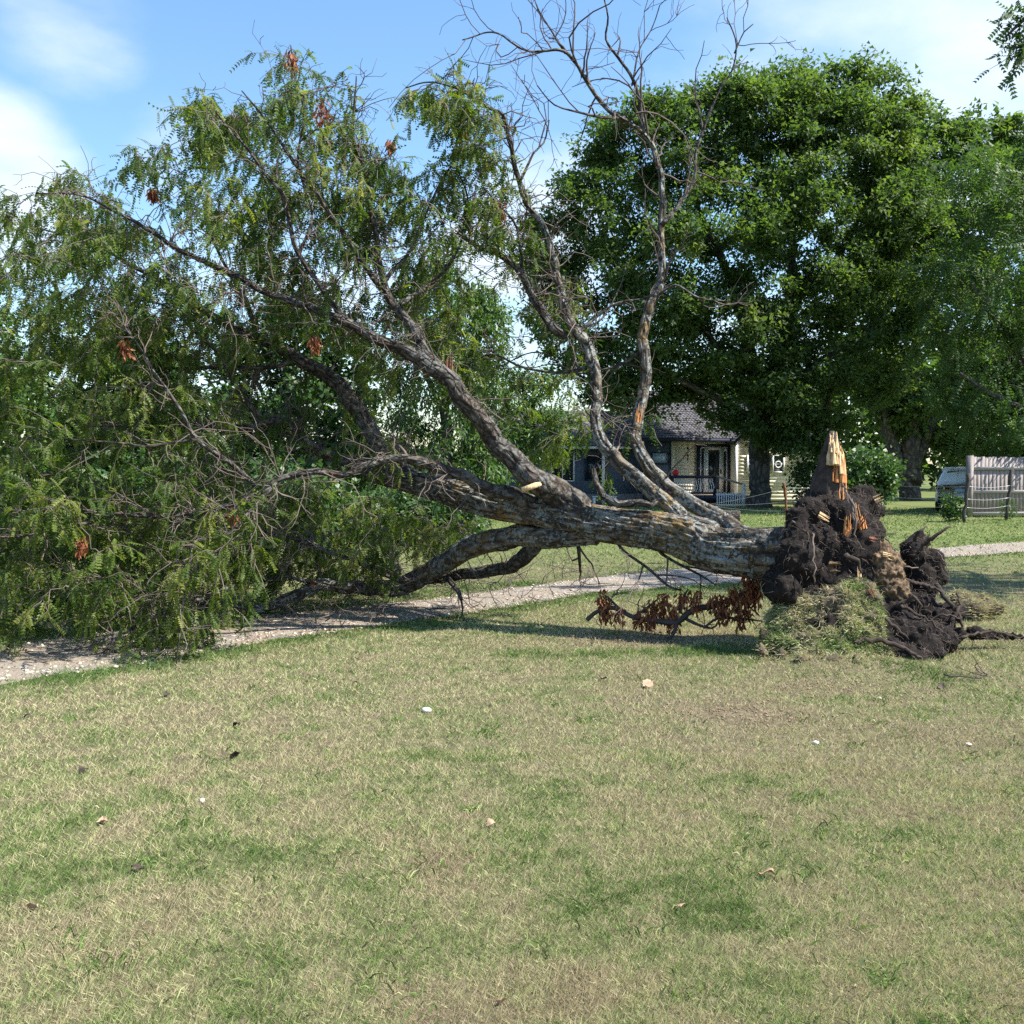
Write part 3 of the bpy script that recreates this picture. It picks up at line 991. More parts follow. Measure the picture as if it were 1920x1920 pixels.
 'J': [(440, 1100, 9.6, 10.2), (330, 1140, 9.0, 7.6), (230, 1185, 8.5, 6.8), (150, 1215, 8.3, 6.0), (90, 1225, 8.2, 3.4)],
 'K': [(1155, 1010, 9.6, 5.1), (1167, 1030, 9.5, 5.1), (1217, 1067, 9.4, 5.1), (1250, 1097, 9.3, 5.1), (1277, 1107, 9.3, 3.4)],
 'K2': [(1225, 1015, 9.5, 6.8), (1240, 1037, 9.4, 6.0), (1280, 1060, 9.3, 5.1), (1313, 1077, 9.3, 4.2), (1343, 1097, 9.2, 2.5)],
 'K3': [(1083, 1010, 9.8, 8.5), (1086, 1045, 9.9, 6.8), (1088, 1072, 10.0, 5.1)],
 'K4': [(840, 1085, 10.8, 10.2), (860, 1110, 10.7, 8.5), (865, 1125, 10.65, 6.8)],
}
trunk_path = None
bare = {'B1', 'B1a', 'B1b', 'B1c', 'B1d', 'B1e', 'B1f', 'B1g', 'B1h', 'K', 'K2', 'K3', 'K4', 'B2b', 'B2c', 'B2d'}
wr = np.random.default_rng(77)
for nm, rows in LIMBS.items():
    p = smooth_path(pxpath(rows),   .025 if nm == 'trunk' else .04 if rows[0][3] > 15 else .07)
    # slow sideways wander so that limbs are not mathematically smooth
    k = len(p)
    if k > 6:
        wig = np.stack([fbm(np.stack([np.arange(k) * (.16 if nm != 'trunk' else .05), np.full(k, 3.1 * a), np.full(k, hash(a) % 7)], 1), 3, 40 + len(nm) + ord(nm[0])) - .5 for a in range(3)], 1)
        env = np.minimum(1, np.minimum(np.arange(k), np.arange(k)[::-1]) / 4)[:, None]
        p[:, :3] += wig * env * (np.clip(p[:, 3:] * 2.2, .05, .10) if nm != 'trunk' else .06)
    rmx = p[:, 3].max()
    sides = 110 if nm == 'trunk' else 44 if rmx > .08 else 28 if rmx > .045 else 12 if rmx > .02 else 8
    big = rmx > .035
    V, Fq, uv, caps = tube(p[:, :3], p[:, 3], sides, bark_disp(.20 if nm == 'trunk' else .20, 3 + len(nm), 9 if nm == 'trunk' else 5) if big else bark_disp(.10, 5, 2))
    me = mesh_np('trunk' if nm == 'trunk' else 'limb', V, [Fq, caps], uv)
    obj('trunk' if nm == 'trunk' else 'limb', me, M['bark'] if nm in ('trunk',) or nm in ('B1', 'B2', 'G') else M['bark_limb'], FT, world=True)
    (bare_sk if nm in bare else sk).add_path(p[1::2])
    if nm == 'trunk': trunk_path = p

# foliage targets across the crown
r = np.random.default_rng(5)
CROWN = [(-70, 340), (60, 325), (110, 305), (215, 345), (270, 325), (330, 250), (345, 200), (390, 172), (450, 175), (510, 150), (525, 90), (560, 90), (590, 150), (640, 165), (700, 215), (720, 275), (760, 300), (830, 285), (880, 330), (915, 400), (900, 540), (930, 640), (920, 760), (820, 740), (770, 830), (760, 930), (800, 960), (740, 1020), (600, 1060), (480, 1100), (390, 1180), (340, 1215), (290, 1225), (250, 1160), (150, 1150), (60, 1190), (-70, 1190)]
HOLE = [(400, 560), (520, 520), (640, 640), (800, 640), (860, 800), (760, 1040), (520, 1060), (430, 900), (380, 700)]
pts = sample_poly(CROWN, 860, r)
keep = np.where(inside(HOLE, pts[:, 0], pts[:, 1]), r.random(len(pts)) < .34, r.random(len(pts)) < .86)
pts = pts[keep]
A = []
for px, py in pts:
    z0 = 9.75 + (0.4 if py < 700 and px < 500 else 0) + abs(r.normal(0, 1.15))
    if px < 420 and r.random() < .2: z0 = r.uniform(8.4, 9.6)
    if py > 900 and px < 480: z0 = r.uniform(7.9, 10.6)
    zmax = F * CAMH / max(py - 880, 1) * .93 if py > 880 else 99
    A.append(at(px, py, min(z0, zmax)))
# low shaded back of the crown
for px, py in sample_poly([(-60, 900), (420, 880), (700, 930), (900, 980), (800, 1040), (560, 1090), (300, 1130), (-60, 1150)], 290, r):
    A.append(at(px, py, min(r.uniform(10.8, 12.6), F * CAMH / (py - 880) * .95 if py > 885 else 99)))
for px, py in sample_poly([(-60, 640), (200, 620), (330, 760), (420, 930), (380, 1090), (340, 1200), (280, 1200), (150, 1150), (60, 1190), (-60, 1190)], 60, r):
    A.append(at(px, py, min(r.uniform(8.0, 10.2) if py > 930 else r.uniform(9.1, 10.6), F * CAMH / (py - 880) * .93 if py > 885 else 99)))
for px, py in sample_poly([(-60, 345), (110, 312), (330, 250), (400, 180), (520, 120), (640, 180), (720, 290), (880, 350), (860, 520), (700, 480), (560, 560), (380, 620), (200, 640), (-60, 620)], 115, r):
    A.append(at(px, py, r.uniform(8.9, 10.6)))
A = np.array(A)
br = sk.grow(A, base, r, rmax=.024, steps=9, wob=.11, up=.10, droop=.08)
B2P = [(755, 165), (800, 150), (860, 150), (870, 120), (890, 140), (935, 210), (955, 280), (975, 380), (1000, 450), (975, 520), (930, 450), (905, 350), (850, 270), (810, 230), (820, 190), (750, 185)]
A2 = np.array([at(px, py, 9.85 + r.normal(0, .35)) for px, py in sample_poly(B2P, 46, r)])
A3 = np.array([at(px, py, 10.5 + abs(r.normal(0, .4))) for px, py in np.concatenate([sample_poly([(940, 700), (1090, 680), (1130, 760), (1110, 880), (980, 880), (940, 800)], 14, r), sample_poly([(960, 430), (1060, 430), (1130, 640), (1080, 760), (1000, 600)], 10, r), [(1225, 745), (1065, 600), (1075, 560), (1140, 890)]])])
br2 = sk.grow(np.concatenate([A2, A3]), base, r, rmax=.014, steps=7, wob=.08, up=.08, droop=.12)

# drooping sprays of fronds at the ends of the grown branches
twigs, fp, fd, ftint = [], [], [], []
for path in br + br2:
    q = path[:, :3]
    L_ = np.linalg.norm(np.diff(q, axis=0), axis=1).sum()
    ct = r.normal(.42, .25)
    for s in range(int(r.integers(4, 7))):
        k = r.uniform(.5, 1.0) * (len(q) - 1)
        i0 = min(int(k), len(q) - 2)
        p0 = q[i0] + (q[i0 + 1] - q[i0]) * (k - i0)
        d = q[i0 + 1] - q[i0]; d = d / (np.linalg.norm(d) + 1e-9)
        d = d * .45 + r.normal(0, .5, 3) + np.array([-.08, 0, -.15])
        z = zigzag(p0, d, r.uniform(.16, .46), .0042, r, 4, .22, -.26)
        z[:, 2] = np.maximum(z[:, 2], .03)
        twigs.append(z)
        nf = int(r.integers(6, 12))
        for f in range(nf):
            u = r.uniform(.05, 1) ** .9 * 4; iu = min(int(u), 3)
            fp.append(z[iu, :3] + (z[iu + 1, :3] - z[iu, :3]) * (u - iu))
            dd = (z[iu + 1, :3] - z[iu, :3]); dd /= np.linalg.norm(dd) + 1e-9
            fd.append(dd * .5 + r.normal(0, .5, 3) + np.array([0, 0, -.5]))
            ftint.append(ct + r.normal(0, .16))
fp, fd, ftint = np.array(fp), np.array(fd), np.clip(np.array(ftint), 0, 1)
fp[:, 2] = np.maximum(fp[:, 2], .06)
upv = np.array([.25, -.1, 1.0]) + r.normal(0, .55, fp.shape)
fv, ff, ft, off = [], [], [], 0
for k in range(3):
    m = np.arange(len(fp)) % 3 == k
    V, Fc, tint = instance(FRONDS[k][0], FRONDS[k][1], fp[m], rot_frames(fd[m], r, upv[m]), r.uniform(.065, .14, m.sum()), ftint[m])
    fv.append(V); ff.append(Fc + off); ft.append(tint); off += len(V)
V, Fc, tint = np.concatenate(fv), np.concatenate(ff), np.concatenate(ft)
V[:, 2] = np.maximum(V[:, 2], .012)
obj('foliage', mesh_np('foliage', V, Fc, attrs={'tint': tint}, smooth=False), M['locust'], FT, world=True, kind='stuff')
print('fronds', len(fp))
NF_TRIS = len(Fc) * 2

# bare twigs: the dead right-hand limbs, the underside and the tangle in the middle
bare_tw = []
P = np.array(bare_sk.P); R = np.array(bare_sk.R); D = np.array(bare_sk.D)
for i in range(len(P)):
    if R[i] > .075: continue
    pr = .22 if R[i] > .03 else .62
    if r.random() < pr:
        d = D[i] * .55 + r.normal(0, .55, 3) + np.array([0, 0, .28])
        L_ = r.uniform(.3, 1.25) * (.7 if R[i] > .03 else 1)
        z = zigzag(P[i], d, L_, min(R[i] * .6, .011), r, 7, .24, .03)
        z[:, 3] += .0012
        bare_tw.append(z)
        for _ in range(int(r.integers(2, 6))):
            k = int(r.integers(2, 7))
            dd = z[k, :3] - z[k - 1, :3]; dd /= np.linalg.norm(dd) + 1e-9
            bare_tw.append(zigzag(z[k, :3], dd * .5 + r.normal(0, .5, 3), r.uniform(.10, .38), .0036, r, 4, .3))
dead_tw, bare_tw = bare_tw, []
P = np.array(sk.P); R = np.array(sk.R); D = np.array(sk.D)
cand = np.where((R < .07) & (R > .007))[0]
for i in r.choice(cand, 1250):
    d = D[i] * .4 + r.normal(0, .6, 3)
    z = zigzag(P[i], d, r.uniform(.2, .75), min(R[i] * .5, .007), r, 6, .33, -.02)
    z[:, 2] = np.maximum(z[:, 2], .03)
    bare_tw.append(z)
    for _ in range(int(r.integers(1, 4))):
        k = int(r.integers(2, 6))
        dd = z[k, :3] - z[k - 1, :3]; dd /= np.linalg.norm(dd) + 1e-9
        bare_tw.append(zigzag(z[k, :3], dd * .4 + r.normal(0, .55, 3), r.uniform(.08, .3), .0034, r, 4, .35))
# fallen sticks under the limb that rests on the drive
for px, py in sample_poly([(560, 1130), (700, 1110), (960, 1060), (1150, 1050), (1130, 1110), (980, 1130), (760, 1160), (560, 1170)], 110, r):
    p0 = gnd(px, py, .06)
    d = r.normal(0, 1, 3) * np.array([1, 1, .5])
    z = zigzag(p0, d, r.uniform(.3, .8), r.uniform(.004, .009), r, 6, .3)
    z[:, 2] = np.maximum(np.abs(z[:, 2]), .02)
    bare_tw.append(z)
obj('dead_twigs', tubes_mesh('dead_twigs', dead_tw), M['twig_dark'], FT, world=True, kind='stuff')
obj('bare_twigs', tubes_mesh('bare_twigs', bare_tw), M['twig'], FT, world=True, kind='stuff')
obj('leafy_twigs', tubes_mesh('leafy_twigs', br + br2 + twigs), M['twig'], FT, world=True, kind='stuff')

# rust-brown dead leaf clusters in the green crown
def leaf_cluster(c, rad, n, r, drop=1.6, size=(.05, .09)):
    p = c + np.clip(r.normal(0, 1, (n, 3)), -1.6, 1.6) * rad * np.array([.5, .5, drop * .5])
    d = np.array([0, 0, -1.0]) + r.normal(0, .4, (n, 3))
    V, Fc, t = instance(NLEAF[0], NLEAF[1], p, rot_frames(d, r), r.uniform(*size, n), np.clip(r.normal(.5, .25, n), 0, 1))
    V[:, 2] = np.maximum(V[:, 2], .015)
    return V, Fc, t


for px, py, Z, rad in [(235, 652, 8.6, .055), (605, 205, 9.4, .08), (548, 112, 9.5, .06), (590, 642, 9.2, .055), (937, 392, 9.7, .06), (286, 362, 8.8, .04), (733, 272, 9.5, .045), (150, 1020, 8.3, .05), (440, 960, 8.8, .05)]:
    V, Fc, t = leaf_cluster(at(px, py, Z), rad, 60, r)
    obj('dead_leaf_cluster', mesh_np('dead_leaf_cluster', V, Fc, attrs={'tint': t}, smooth=False), M['rust_leaf'], FT, world=True)


# splintered stubs
def splinter(base_rows, tipdir, n, r, rad, ln, m, name, parent, flat=.45):
    """a fan of tapering, uneven splinter blades joined into one torn stub"""
    mb = MB()
    b = np.asarray(base_rows, float)
    d = np.asarray(tipdir, float); d /= np.linalg.norm(d)
    u = np.cross(d, [0, 1, 0.2]); u /= np.linalg.norm(u); v = np.cross(d, u)
    for k in range(n):
        th = r.uniform(0, 6.28); q = math.sqrt(r.random()) * rad
        p0 = b + u * q * math.cos(th) + v * q * math.sin(th) * flat
        L_ = ln * r.uniform(.35, 1.0) * (1 - .35 * q / rad)
        wd, tk = rad * r.uniform(.18, .42), rad * r.uniform(.10, .25)
        rows = []
        for t in (0, .5, .85, 1.0):
            c = p0 + d * L_ * t + r.normal(0, rad * .05, 3)
            s_ = (1 - t) ** .7 * .9 + .06
            rows += [c + u * wd * s_, c + v * tk * s_, c - u * wd * s_, c - v * tk * s_]
        V = np.array(rows)
        f = [(i * 4 + j, i * 4 + (j + 1) % 4, i * 4 + 4 + (j + 1) % 4, i * 4 + 4 + j) for i in range(3) for j in range(4)]
        mb.add(V, f + [(12, 13, 14, 15)])
    return mb.build(name, m, parent, world=True)


splinter(at(842, 702, 9.5), at(846, 640, 9.5) - at(842, 702, 9.5), 9, r, .035, .32, M['red_wood'], 'broken_stub', FT)
splinter(at(628, 895, 9.2), at(612, 905, 9.0) - at(628, 895, 9.2), 7, r, .045, .10, M['red_wood'], 'broken_stub', FT)
splinter(at(592, 1095, 10.9), at(566, 1085, 10.8) - at(592, 1095, 10.9), 7, r, .045, .14, M['red_wood'], 'broken_stub', FT)
splinter(at(1197, 792, 9.86), at(1205, 740, 9.86) - at(1197, 792, 9.86), 8, r, .035, .26, M['fresh_wood'], 'bark_wound', FT, .3)
V, Fq, uv, caps = tube(np.array([at(1130, 930, 9.5), at(1160, 945, 9.45), at(1200, 942, 9.42), at(1222, 948, 9.4), at(1232, 938, 9.4)]), [.035, .04, .036, .034, .022], 12, bark_disp(.12, 8, 2))
obj('broken_stub', mesh_np('broken_stub', V, [Fq, caps], uv), M['bark_limb'], FT, world=True)
V, Fq, uv, caps = tube(np.array([at(1015, 905, 9.55), at(995, 913, 9.5), at(978, 918, 9.48)]), [.03, .028, .024], 10, bark_disp(.08, 8, 2))
obj('broken_stub', mesh_np('broken_stub', V, [Fq, caps], uv), M['pale_wood'], FT, world=True)
V, Fq, uv, caps = tube(np.array([at(1112, 880, 9.6), at(1118, 905, 9.55), at(1132, 930, 9.5), at(1150, 945, 9.48)]), [.028, .03, .034, .034], 10, bark_disp(.12, 8, 2))
obj('broken_stub', mesh_np('broken_stub', V, [Fq, caps], uv), M['bark_limb'], FT, world=True)


# ------------------------------------------------------------------ the root plate
def blob_mesh(name, blobs, voxel, amp, seed, flat=None, freq=7, fine=.35, clampz=None):
    bm = bmesh.new()
    for px, py, Z, rp in blobs:
        c = at(px, py, Z); rad = rp * Z / F
        m = Matrix.Translation(Vector(c)) @ Matrix.Diagonal((1, flat or 1, 1, 1))
        bmesh.ops.create_icosphere(bm, subdivisions=3, radius=rad, matrix=m)
    me = bpy.data.meshes.new(name + '_tmp')
    bm.to_mesh(me); bm.free()
    o = bpy.data.objects.new(name + '_tmp', me)
    COL.objects.link(o)
    md = o.modifiers.new('r', 'REMESH'); md.mode = 'VOXEL'; md.voxel_size = voxel
    dg = bpy.context.evaluated_depsgraph_get()
    res = bpy.data.meshes.new_from_object(o.evaluated_get(dg))
    bpy.data.objects.remove(o); bpy.data.meshes.remove(me)
    n = len(res.vertices)
    V = np.empty(n * 3, np.float32); res.vertices.foreach_get('co', V); V = V.reshape(-1, 3).astype(float)
    N = np.empty(n * 3, np.float32); res.vertices.foreach_get('normal', N); N = N.reshape(-1, 3)
    d = (fbm(V * freq, 4, seed, .6) - .5) * amp * 2 + (1 - 2 * np.abs(fbm(V * freq * 2.6, 4, seed + 3, .6) - .5) * 2) * amp * fine - amp * .3
    lump = np.maximum(0, vnoise(V * freq * 4.5, seed + 20) - .55) * amp * 1.1
    V = V + N * (d + lump)[:, None]
    if clampz is not None: V[:, 2] = np.maximum(V[:, 2], clampz)
    res.vertices.foreach_set('co', V.astype(np.float32).ravel())
    res.update()
    res.name = name
    res.polygons.foreach_set('use_smooth', np.ones(len(res.polygons), bool))
    return res


SOIL = [(1740, 1222, 8.15, 30), (1700, 1190, 8.25, 40), (1670, 1250, 7.9, 18), (1705, 1255, 7.88, 16), (1690, 1242, 7.98, 26), (1718, 1240, 8.0, 20), (1665, 1225, 8.1, 30), (1502, 1010, 8.66, 34), (1497, 1050, 8.58, 42), (1497, 975, 8.75, 26), (1520, 960, 8.8, 30), (1470, 1105, 8.5, 32), (1548, 945, 8.95, 42), (1512, 985, 8.9, 40), (1525, 1030, 8.85, 58), (1580, 975, 8.9, 52), (1615, 945, 8.95, 32), (1600, 1035, 8.75, 50), (1630, 1000, 8.9, 32), (1500, 1080, 8.8, 55),
        (1560, 1090, 8.8, 60), (1625, 1075, 8.7, 42), (1480, 1115, 8.7, 38), (1530, 1150, 8.6, 55), (1600, 1150, 8.5, 62), (1640, 1135, 8.55, 40), (1665, 1165, 8.5, 44), (1560, 1190, 8.4, 60), (1640, 1200, 8.35, 52),
        (1690, 1205, 8.3, 42), (1690, 1232, 8.15, 34), (1720, 1225, 8.25, 30), (1470, 1090, 8.8, 40), (1640, 960, 9.0, 20), (1735, 1245, 8.1, 16), (1655, 1050, 8.8, 28)]
RP = obj('root_plate', blob_mesh('root_plate', SOIL, .02, .055, 2, freq=6), M['soil'], FT, world=True)
CLODS = [[(1712, 1040, 8.9, 26), (1742, 1055, 8.95, 27), (1750, 1082, 8.95, 25), (1725, 1075, 8.9, 28), (1722, 1015, 8.95, 18), (1735, 1105, 8.85, 24), (1712, 1030, 8.9, 24)],
         [(1720, 1140, 8.75, 34), (1755, 1165, 8.65, 32), (1785, 1150, 8.75, 18), (1735, 1195, 8.5, 34), (1770, 1200, 8.5, 26), (1800, 1150, 8.8, 12)],
         [(1795, 1190, 8.6, 16), (1825, 1188, 8.65, 14), (1840, 1189, 8.68, 13), (1855, 1190, 8.7, 12), (1870, 1191, 8.7, 11), (1885, 1192, 8.7, 10), (1900, 1193, 8.7, 9), (1915, 1194, 8.7, 8), (1930, 1195, 8.7, 7)]]
for k, cl in enumerate(CLODS):
    obj('soil_clod', blob_mesh('soil_clod', cl, .016, .04, 7 + k, freq=8), M['soil'], RP)

# splintered spike on top
sp = smooth_path(np.array([[*at(1556, 965, 8.98), .25], [*at(1552, 920, 8.95), .168], [*at(1556, 880, 8.95), .118], [*at(1560, 845, 8.95), .086], [*at(1560, 825, 8.95), .06], [*at(1561, 808, 8.95), .02]]), .03)
V, Fq, uv, caps = tube(sp[:, :3], sp[:, 3], 40, bark_disp(.12, 31, 3))
obj('bark_spike', mesh_np('bark_spike', V, [Fq, caps], uv), M['root'], RP)
for (x0, y0, x1, y1, n_, rad, ln, mt) in [(1566, 872, 1566, 790, 20, .062, .42, 'pale_wood'), (1573, 905, 1573, 820, 18, .06, .42, 'fresh_wood'), (1575, 945, 1576, 860, 14, .05, .40, 'fresh_wood'), (1576, 890, 1577, 830, 10, .045, .30, 'pale_wood'), (1563, 850, 1566, 800, 8, .04, .26, 'pale_wood')]:
    a_, b_ = at(x0, y0, 8.80), at(x1, y1, 8.86)
    splinter(a_, b_ - a_, n_, r, rad, ln, M[mt], 'splintered_wood', RP, .6)
for (x0, y0, x1, y1, Z, n_, rad, ln, mt) in [(1614, 992, 1607, 925, 8.63, 12, .05, .30, 'fresh_wood'), (1588, 1000, 1590, 950, 8.55, 9, .035, .24, 'fresh_wood'), (1585, 1003, 1600, 985, 8.52, 8, .03, .13, 'fresh_wood'),
                                             (1610, 985, 1625, 960, 8.6, 7, .03, .16, 'red_wood'), (1640, 938, 1655, 930, 8.8, 6, .03, .12, 'pale_wood'), (1535, 965, 1562, 980, 8.55, 7, .03, .16, 'pale_wood'),
                                             (1556, 1063, 1575, 1062, 8.42, 6, .05, .14, 'rot_wood'), (1613, 1082, 1612, 1055, 8.38, 7, .022, .16, 'pale_wood'), (1630, 1008, 1650, 1012, 8.55, 7, .03, .13, 'red_wood'),
                                             (1655, 1042, 1680, 1046, 8.5, 6, .03, .14, 'pale_wood'), (1630, 1105, 1642, 1130, 8.3, 6, .022, .14, 'red_wood')]:
    a_, b_ = at(x0, y0, Z), at(x1, y1, Z - .03)
    splinter(a_, b_ - a_, n_, r, rad, ln, M[mt], 'splintered_wood', RP, .6)
# the crumbling tan slab of rotten wood
slab = [(1650, 1040, 8.62, 26), (1662, 1062, 8.55, 30), (1668, 1085, 8.5, 32), (1678, 1108, 8.45, 26), (1690, 1112, 8.45, 16), (1640, 1070, 8.6, 20), (1655, 1100, 8.5, 24), (1690, 1095, 8.5, 14)]
obj('rotten_slab', blob_mesh('rotten_slab', slab, .012, .05, 51, flat=.5, freq=13), M['rot_wood'], RP)


def root(rows, m='root', name='root'):
    p = smooth_path(pxpath(rows), .03)
    if m == 'root': p[:, 3] *= .62
    p[1:-1, :3] += r.normal(0, .008, (len(p) - 2, 3))
    V, Fq, uv, caps = tube(p[:, :3], p[:, 3], 9, bark_disp(.14, 12, 2))
    obj(name, mesh_np(name, V, [Fq, caps], uv), M[m], RP)


for rows in [
    [(1705, 1040, 8.8, 26), (1735, 1018, 8.75, 18), (1758, 1003, 8.7, 10), (1772, 995, 8.7, 7), (1783, 986, 8.7, 4)],
    [(1712, 1020, 8.85, 14), (1722, 1000, 8.8, 8), (1730, 990, 8.8, 6), (1737, 986, 8.8, 4)],
    [(1735, 1015, 8.8, 5), (1741, 1002, 8.8, 3), (1744, 996, 8.8, 2)],
    [(1680, 1138, 8.35, 14), (1712, 1118, 8.3, 12), (1722, 1130, 8.3, 9), (1728, 1160, 8.3, 6)],
    [(1690, 1135, 8.3, 9), (1715, 1150, 8.2, 8), (1745, 1165, 8.15, 7), (1762, 1180, 8.1, 4)],
    [(1660, 1160, 8.1, 10), (1685, 1180, 8.02, 9), (1698, 1192, 7.98, 6), (1704, 1200, 7.97, 3)],
    [(1690, 1085, 8.6, 12), (1715, 1092, 8.55, 11), (1740, 1098, 8.6, 9), (1765, 1110, 8.6, 6)],
    [(1755, 1095, 8.7, 12), (1770, 1120, 8.6, 14), (1795, 1150, 8.6, 12), (1805, 1175, 8.55, 7)],
    [(1780, 1165, 8.5, 12), (1800, 1140, 8.55, 10), (1795, 1110, 8.7, 5)],
    [(1740, 1160, 8.4, 8), (1775, 1152, 8.35, 6), (1800, 1160, 8.4, 4)],
    [(1585, 1040, 8.35, 16), (1600, 1047, 8.3, 14), (1612, 1058, 8.3, 9), (1616, 1075, 8.3, 6)],
    [(1480, 1035, 8.6, 10), (1482, 1060, 8.5, 8), (1484, 1090, 8.5, 5)],
    [(1680, 1000, 8.8, 3), (1668, 1003, 8.8, 4), (1650, 1008, 8.8, 5)],
    [(1660, 1010, 8.8, 4), (1670, 1020, 8.7, 3), (1668, 1035, 8.7, 2)],
    [(1600, 1205, 8.0, 12), (1640, 1200, 7.95, 14), (1690, 1215, 7.9, 12), (1725, 1235, 7.9, 8), (1735, 1250, 7.9, 4)],
    [(1660, 1240, 7.95, 10), (1700, 1250, 7.85, 8), (1730, 1242, 7.85, 5)],
    [(1800, 1195, 8.5, 9), (1850, 1186, 8.55, 8), (1900, 1192, 8.6, 5), (1950, 1196, 8.6, 3)],
]: root(rows)
for rows in [[(1590, 928, 8.65, 4), (1602, 950, 8.5, 4), (1606, 975, 8.45, 4), (1600, 1000, 8.42, 3), (1606, 1012, 8.42, 2)],
             [(1597, 935, 8.6, 4), (1600, 965, 8.48, 4), (1598, 990, 8.44, 3), (1592, 1008, 8.42, 2)],
             [(1523, 1000, 8.5, 3), (1525, 1035, 8.35, 3), (1528, 1070, 8.3, 3), (1527, 1095, 8.3, 2)],
             [(1580, 905, 8.7, 3), (1588, 925, 8.6, 3), (1592, 945, 8.55, 2)], [(1758, 1035, 8.7, 2), (1772, 1055, 8.65, 2), (1782, 1085, 8.65, 1.5)],
             [(1470, 1000, 8.7, 6), (1482, 985, 8.65, 6), (1490, 980, 8.6, 4)], [(1695, 1062, 8.5, 3), (1710, 1066, 8.5, 3), (1722, 1064, 8.5, 2)]]:
    root(rows, 'root_fibre')


# fine root hairs over the soil
def surf_points(objs, n, r, cond=None):
    Ps, Ns = [], []
    for o in objs:
        me = o.data
        k = len(me.polygons)
        c = np.empty(k * 3, np.float32); me.polygons.foreach_get('center', c)
        nn = np.empty(k * 3, np.float32); me.polygons.foreach_get('normal', nn)
        Ps.append(c.reshape(-1, 3)); Ns.append(nn.reshape(-1, 3))
    P, N = np.concatenate(Ps), np.concatenate(Ns)
    if cond is not None:
        m = cond(P, N); P, N = P[m], N[m]
    i = r.integers(0, len(P), n)
    return P[i].astype(float), N[i].astype(float)


soils = [RP] + [o for o in RP.children if o.name.startswith('soil_clod')]
P, N = surf_points(soils, 3000, r, lambda P, N: (N[:, 1] < .5) & (P[:, 2] > .03))
hairs = []
for p, n in zip(P, N):
    t = np.cross(n, r.normal(size=3)); t /= np.linalg.norm(t) + 1e-9
    z = zigzag(p - n * .005, t + n * .55, r.uniform(.03, .15), r.uniform(.0010, .0024), r, 4, .5, -.2)
    z[:, 3] = np.linspace(z[0, 3], .0008, 5)
    hairs.append(z)
obj('root_hairs', tubes_mesh('root_hairs', hairs), M['root_fibre'], RP, kind='stuff')

# the torn-up flap of turf leaning on the roots
SOD = [(1560, 1250, 7.85, 22), (1610, 1252, 7.8, 22), (1510, 1246, 7.9, 18), (1648, 1250, 7.82, 18), (1465, 1236, 8.02, 14), (1430, 1228, 8.1, 11), (1600, 1108, 8.45, 22), (1630, 1130, 8.38, 22), (1625, 1105, 8.45, 16), (1545, 1118, 8.48, 18), (1600, 1135, 8.38, 30), (1575, 1120, 8.42, 20), (1550, 1140, 8.42, 28), (1510, 1145, 8.46, 26), (1480, 1145, 8.5, 24), (1455, 1160, 8.5, 22), (1625, 1160, 8.28, 28), (1590, 1165, 8.3, 34), (1540, 1172, 8.35, 32), (1500, 1176, 8.4, 28), (1470, 1185, 8.42, 24), (1440, 1195, 8.42, 20),
       (1600, 1195, 8.15, 34), (1560, 1200, 8.2, 32), (1520, 1205, 8.2, 28), (1485, 1210, 8.25, 24), (1455, 1212, 8.3, 18), (1635, 1200, 8.15, 26), (1580, 1225, 8.02, 28), (1540, 1228, 8.05, 24), (1620, 1228, 8.0, 28), (1650, 1235, 7.98, 22), (1505, 1232, 8.08, 18)]
SODO = obj('turf_flap', blob_mesh('turf_flap', SOD, .022, .085, 61, freq=6, clampz=-.05), M['sod'], RP)
P, N = surf_points([SODO], 30000, r, lambda P, N: (P[:, 2] > 0) & (N[:, 1] < .6) & (N[:, 2] > -.35))
pat = fbm(P * 4.5, 3, 71)
kp = r.random(len(P)) < np.clip((pat - .40) * 7, .10, 1)
P, N, pat = P[kp], N[kp], pat[kp]
dirn = N * .7 + np.array([-.25, -.2, -.15 + .0])
g = .62 + (fbm(P * 3, 3, 81) - .5) * 2.2 - .5 * (P[:, 2] < .12)
V, Fs, col = blades(P, dirn, r.uniform(.03, .10, len(P)) * r.uniform(.5, 1.2, len(P)), r.uniform(.0028, .005, len(P)), 1.3, g, r, True, .55)
obj('turf_grass', mesh_np('turf_grass', V, Fs, attrs={'gcol': col}, smooth=False), M['grass'], RP, kind='stuff')

# loose earth thrown out to the right of the roots
MOUND = tag(obj('soil_mound', blob_mesh('soil_mound', [(1805, 1128, 10.6, 22), (1838, 1134, 10.6, 20), (1868, 1142, 10.5, 13), (1795, 1115, 10.6, 10), (1830, 1146, 10.4, 20), (1850, 1140, 10.5, 14)], .02, .05, 91, freq=7, clampz=-.03), M['sod']), 'low heap of loose brown earth behind the torn roots', 'soil heap')
P, N = surf_points([MOUND], 2400, r, lambda P, N: P[:, 2] > 0)
V, Fs, col = blades(P, N * .5 + np.array([0, 0, .3]), r.uniform(.03, .09, len(P)), r.uniform(.003, .006, len(P)), 1.2, np.full(len(P), .12), r, True)
obj('dry_thatch', mesh_np('dry_thatch', V, Fs, attrs={'gcol': col}, smooth=False), M['grass'], MOUND, kind='stuff')

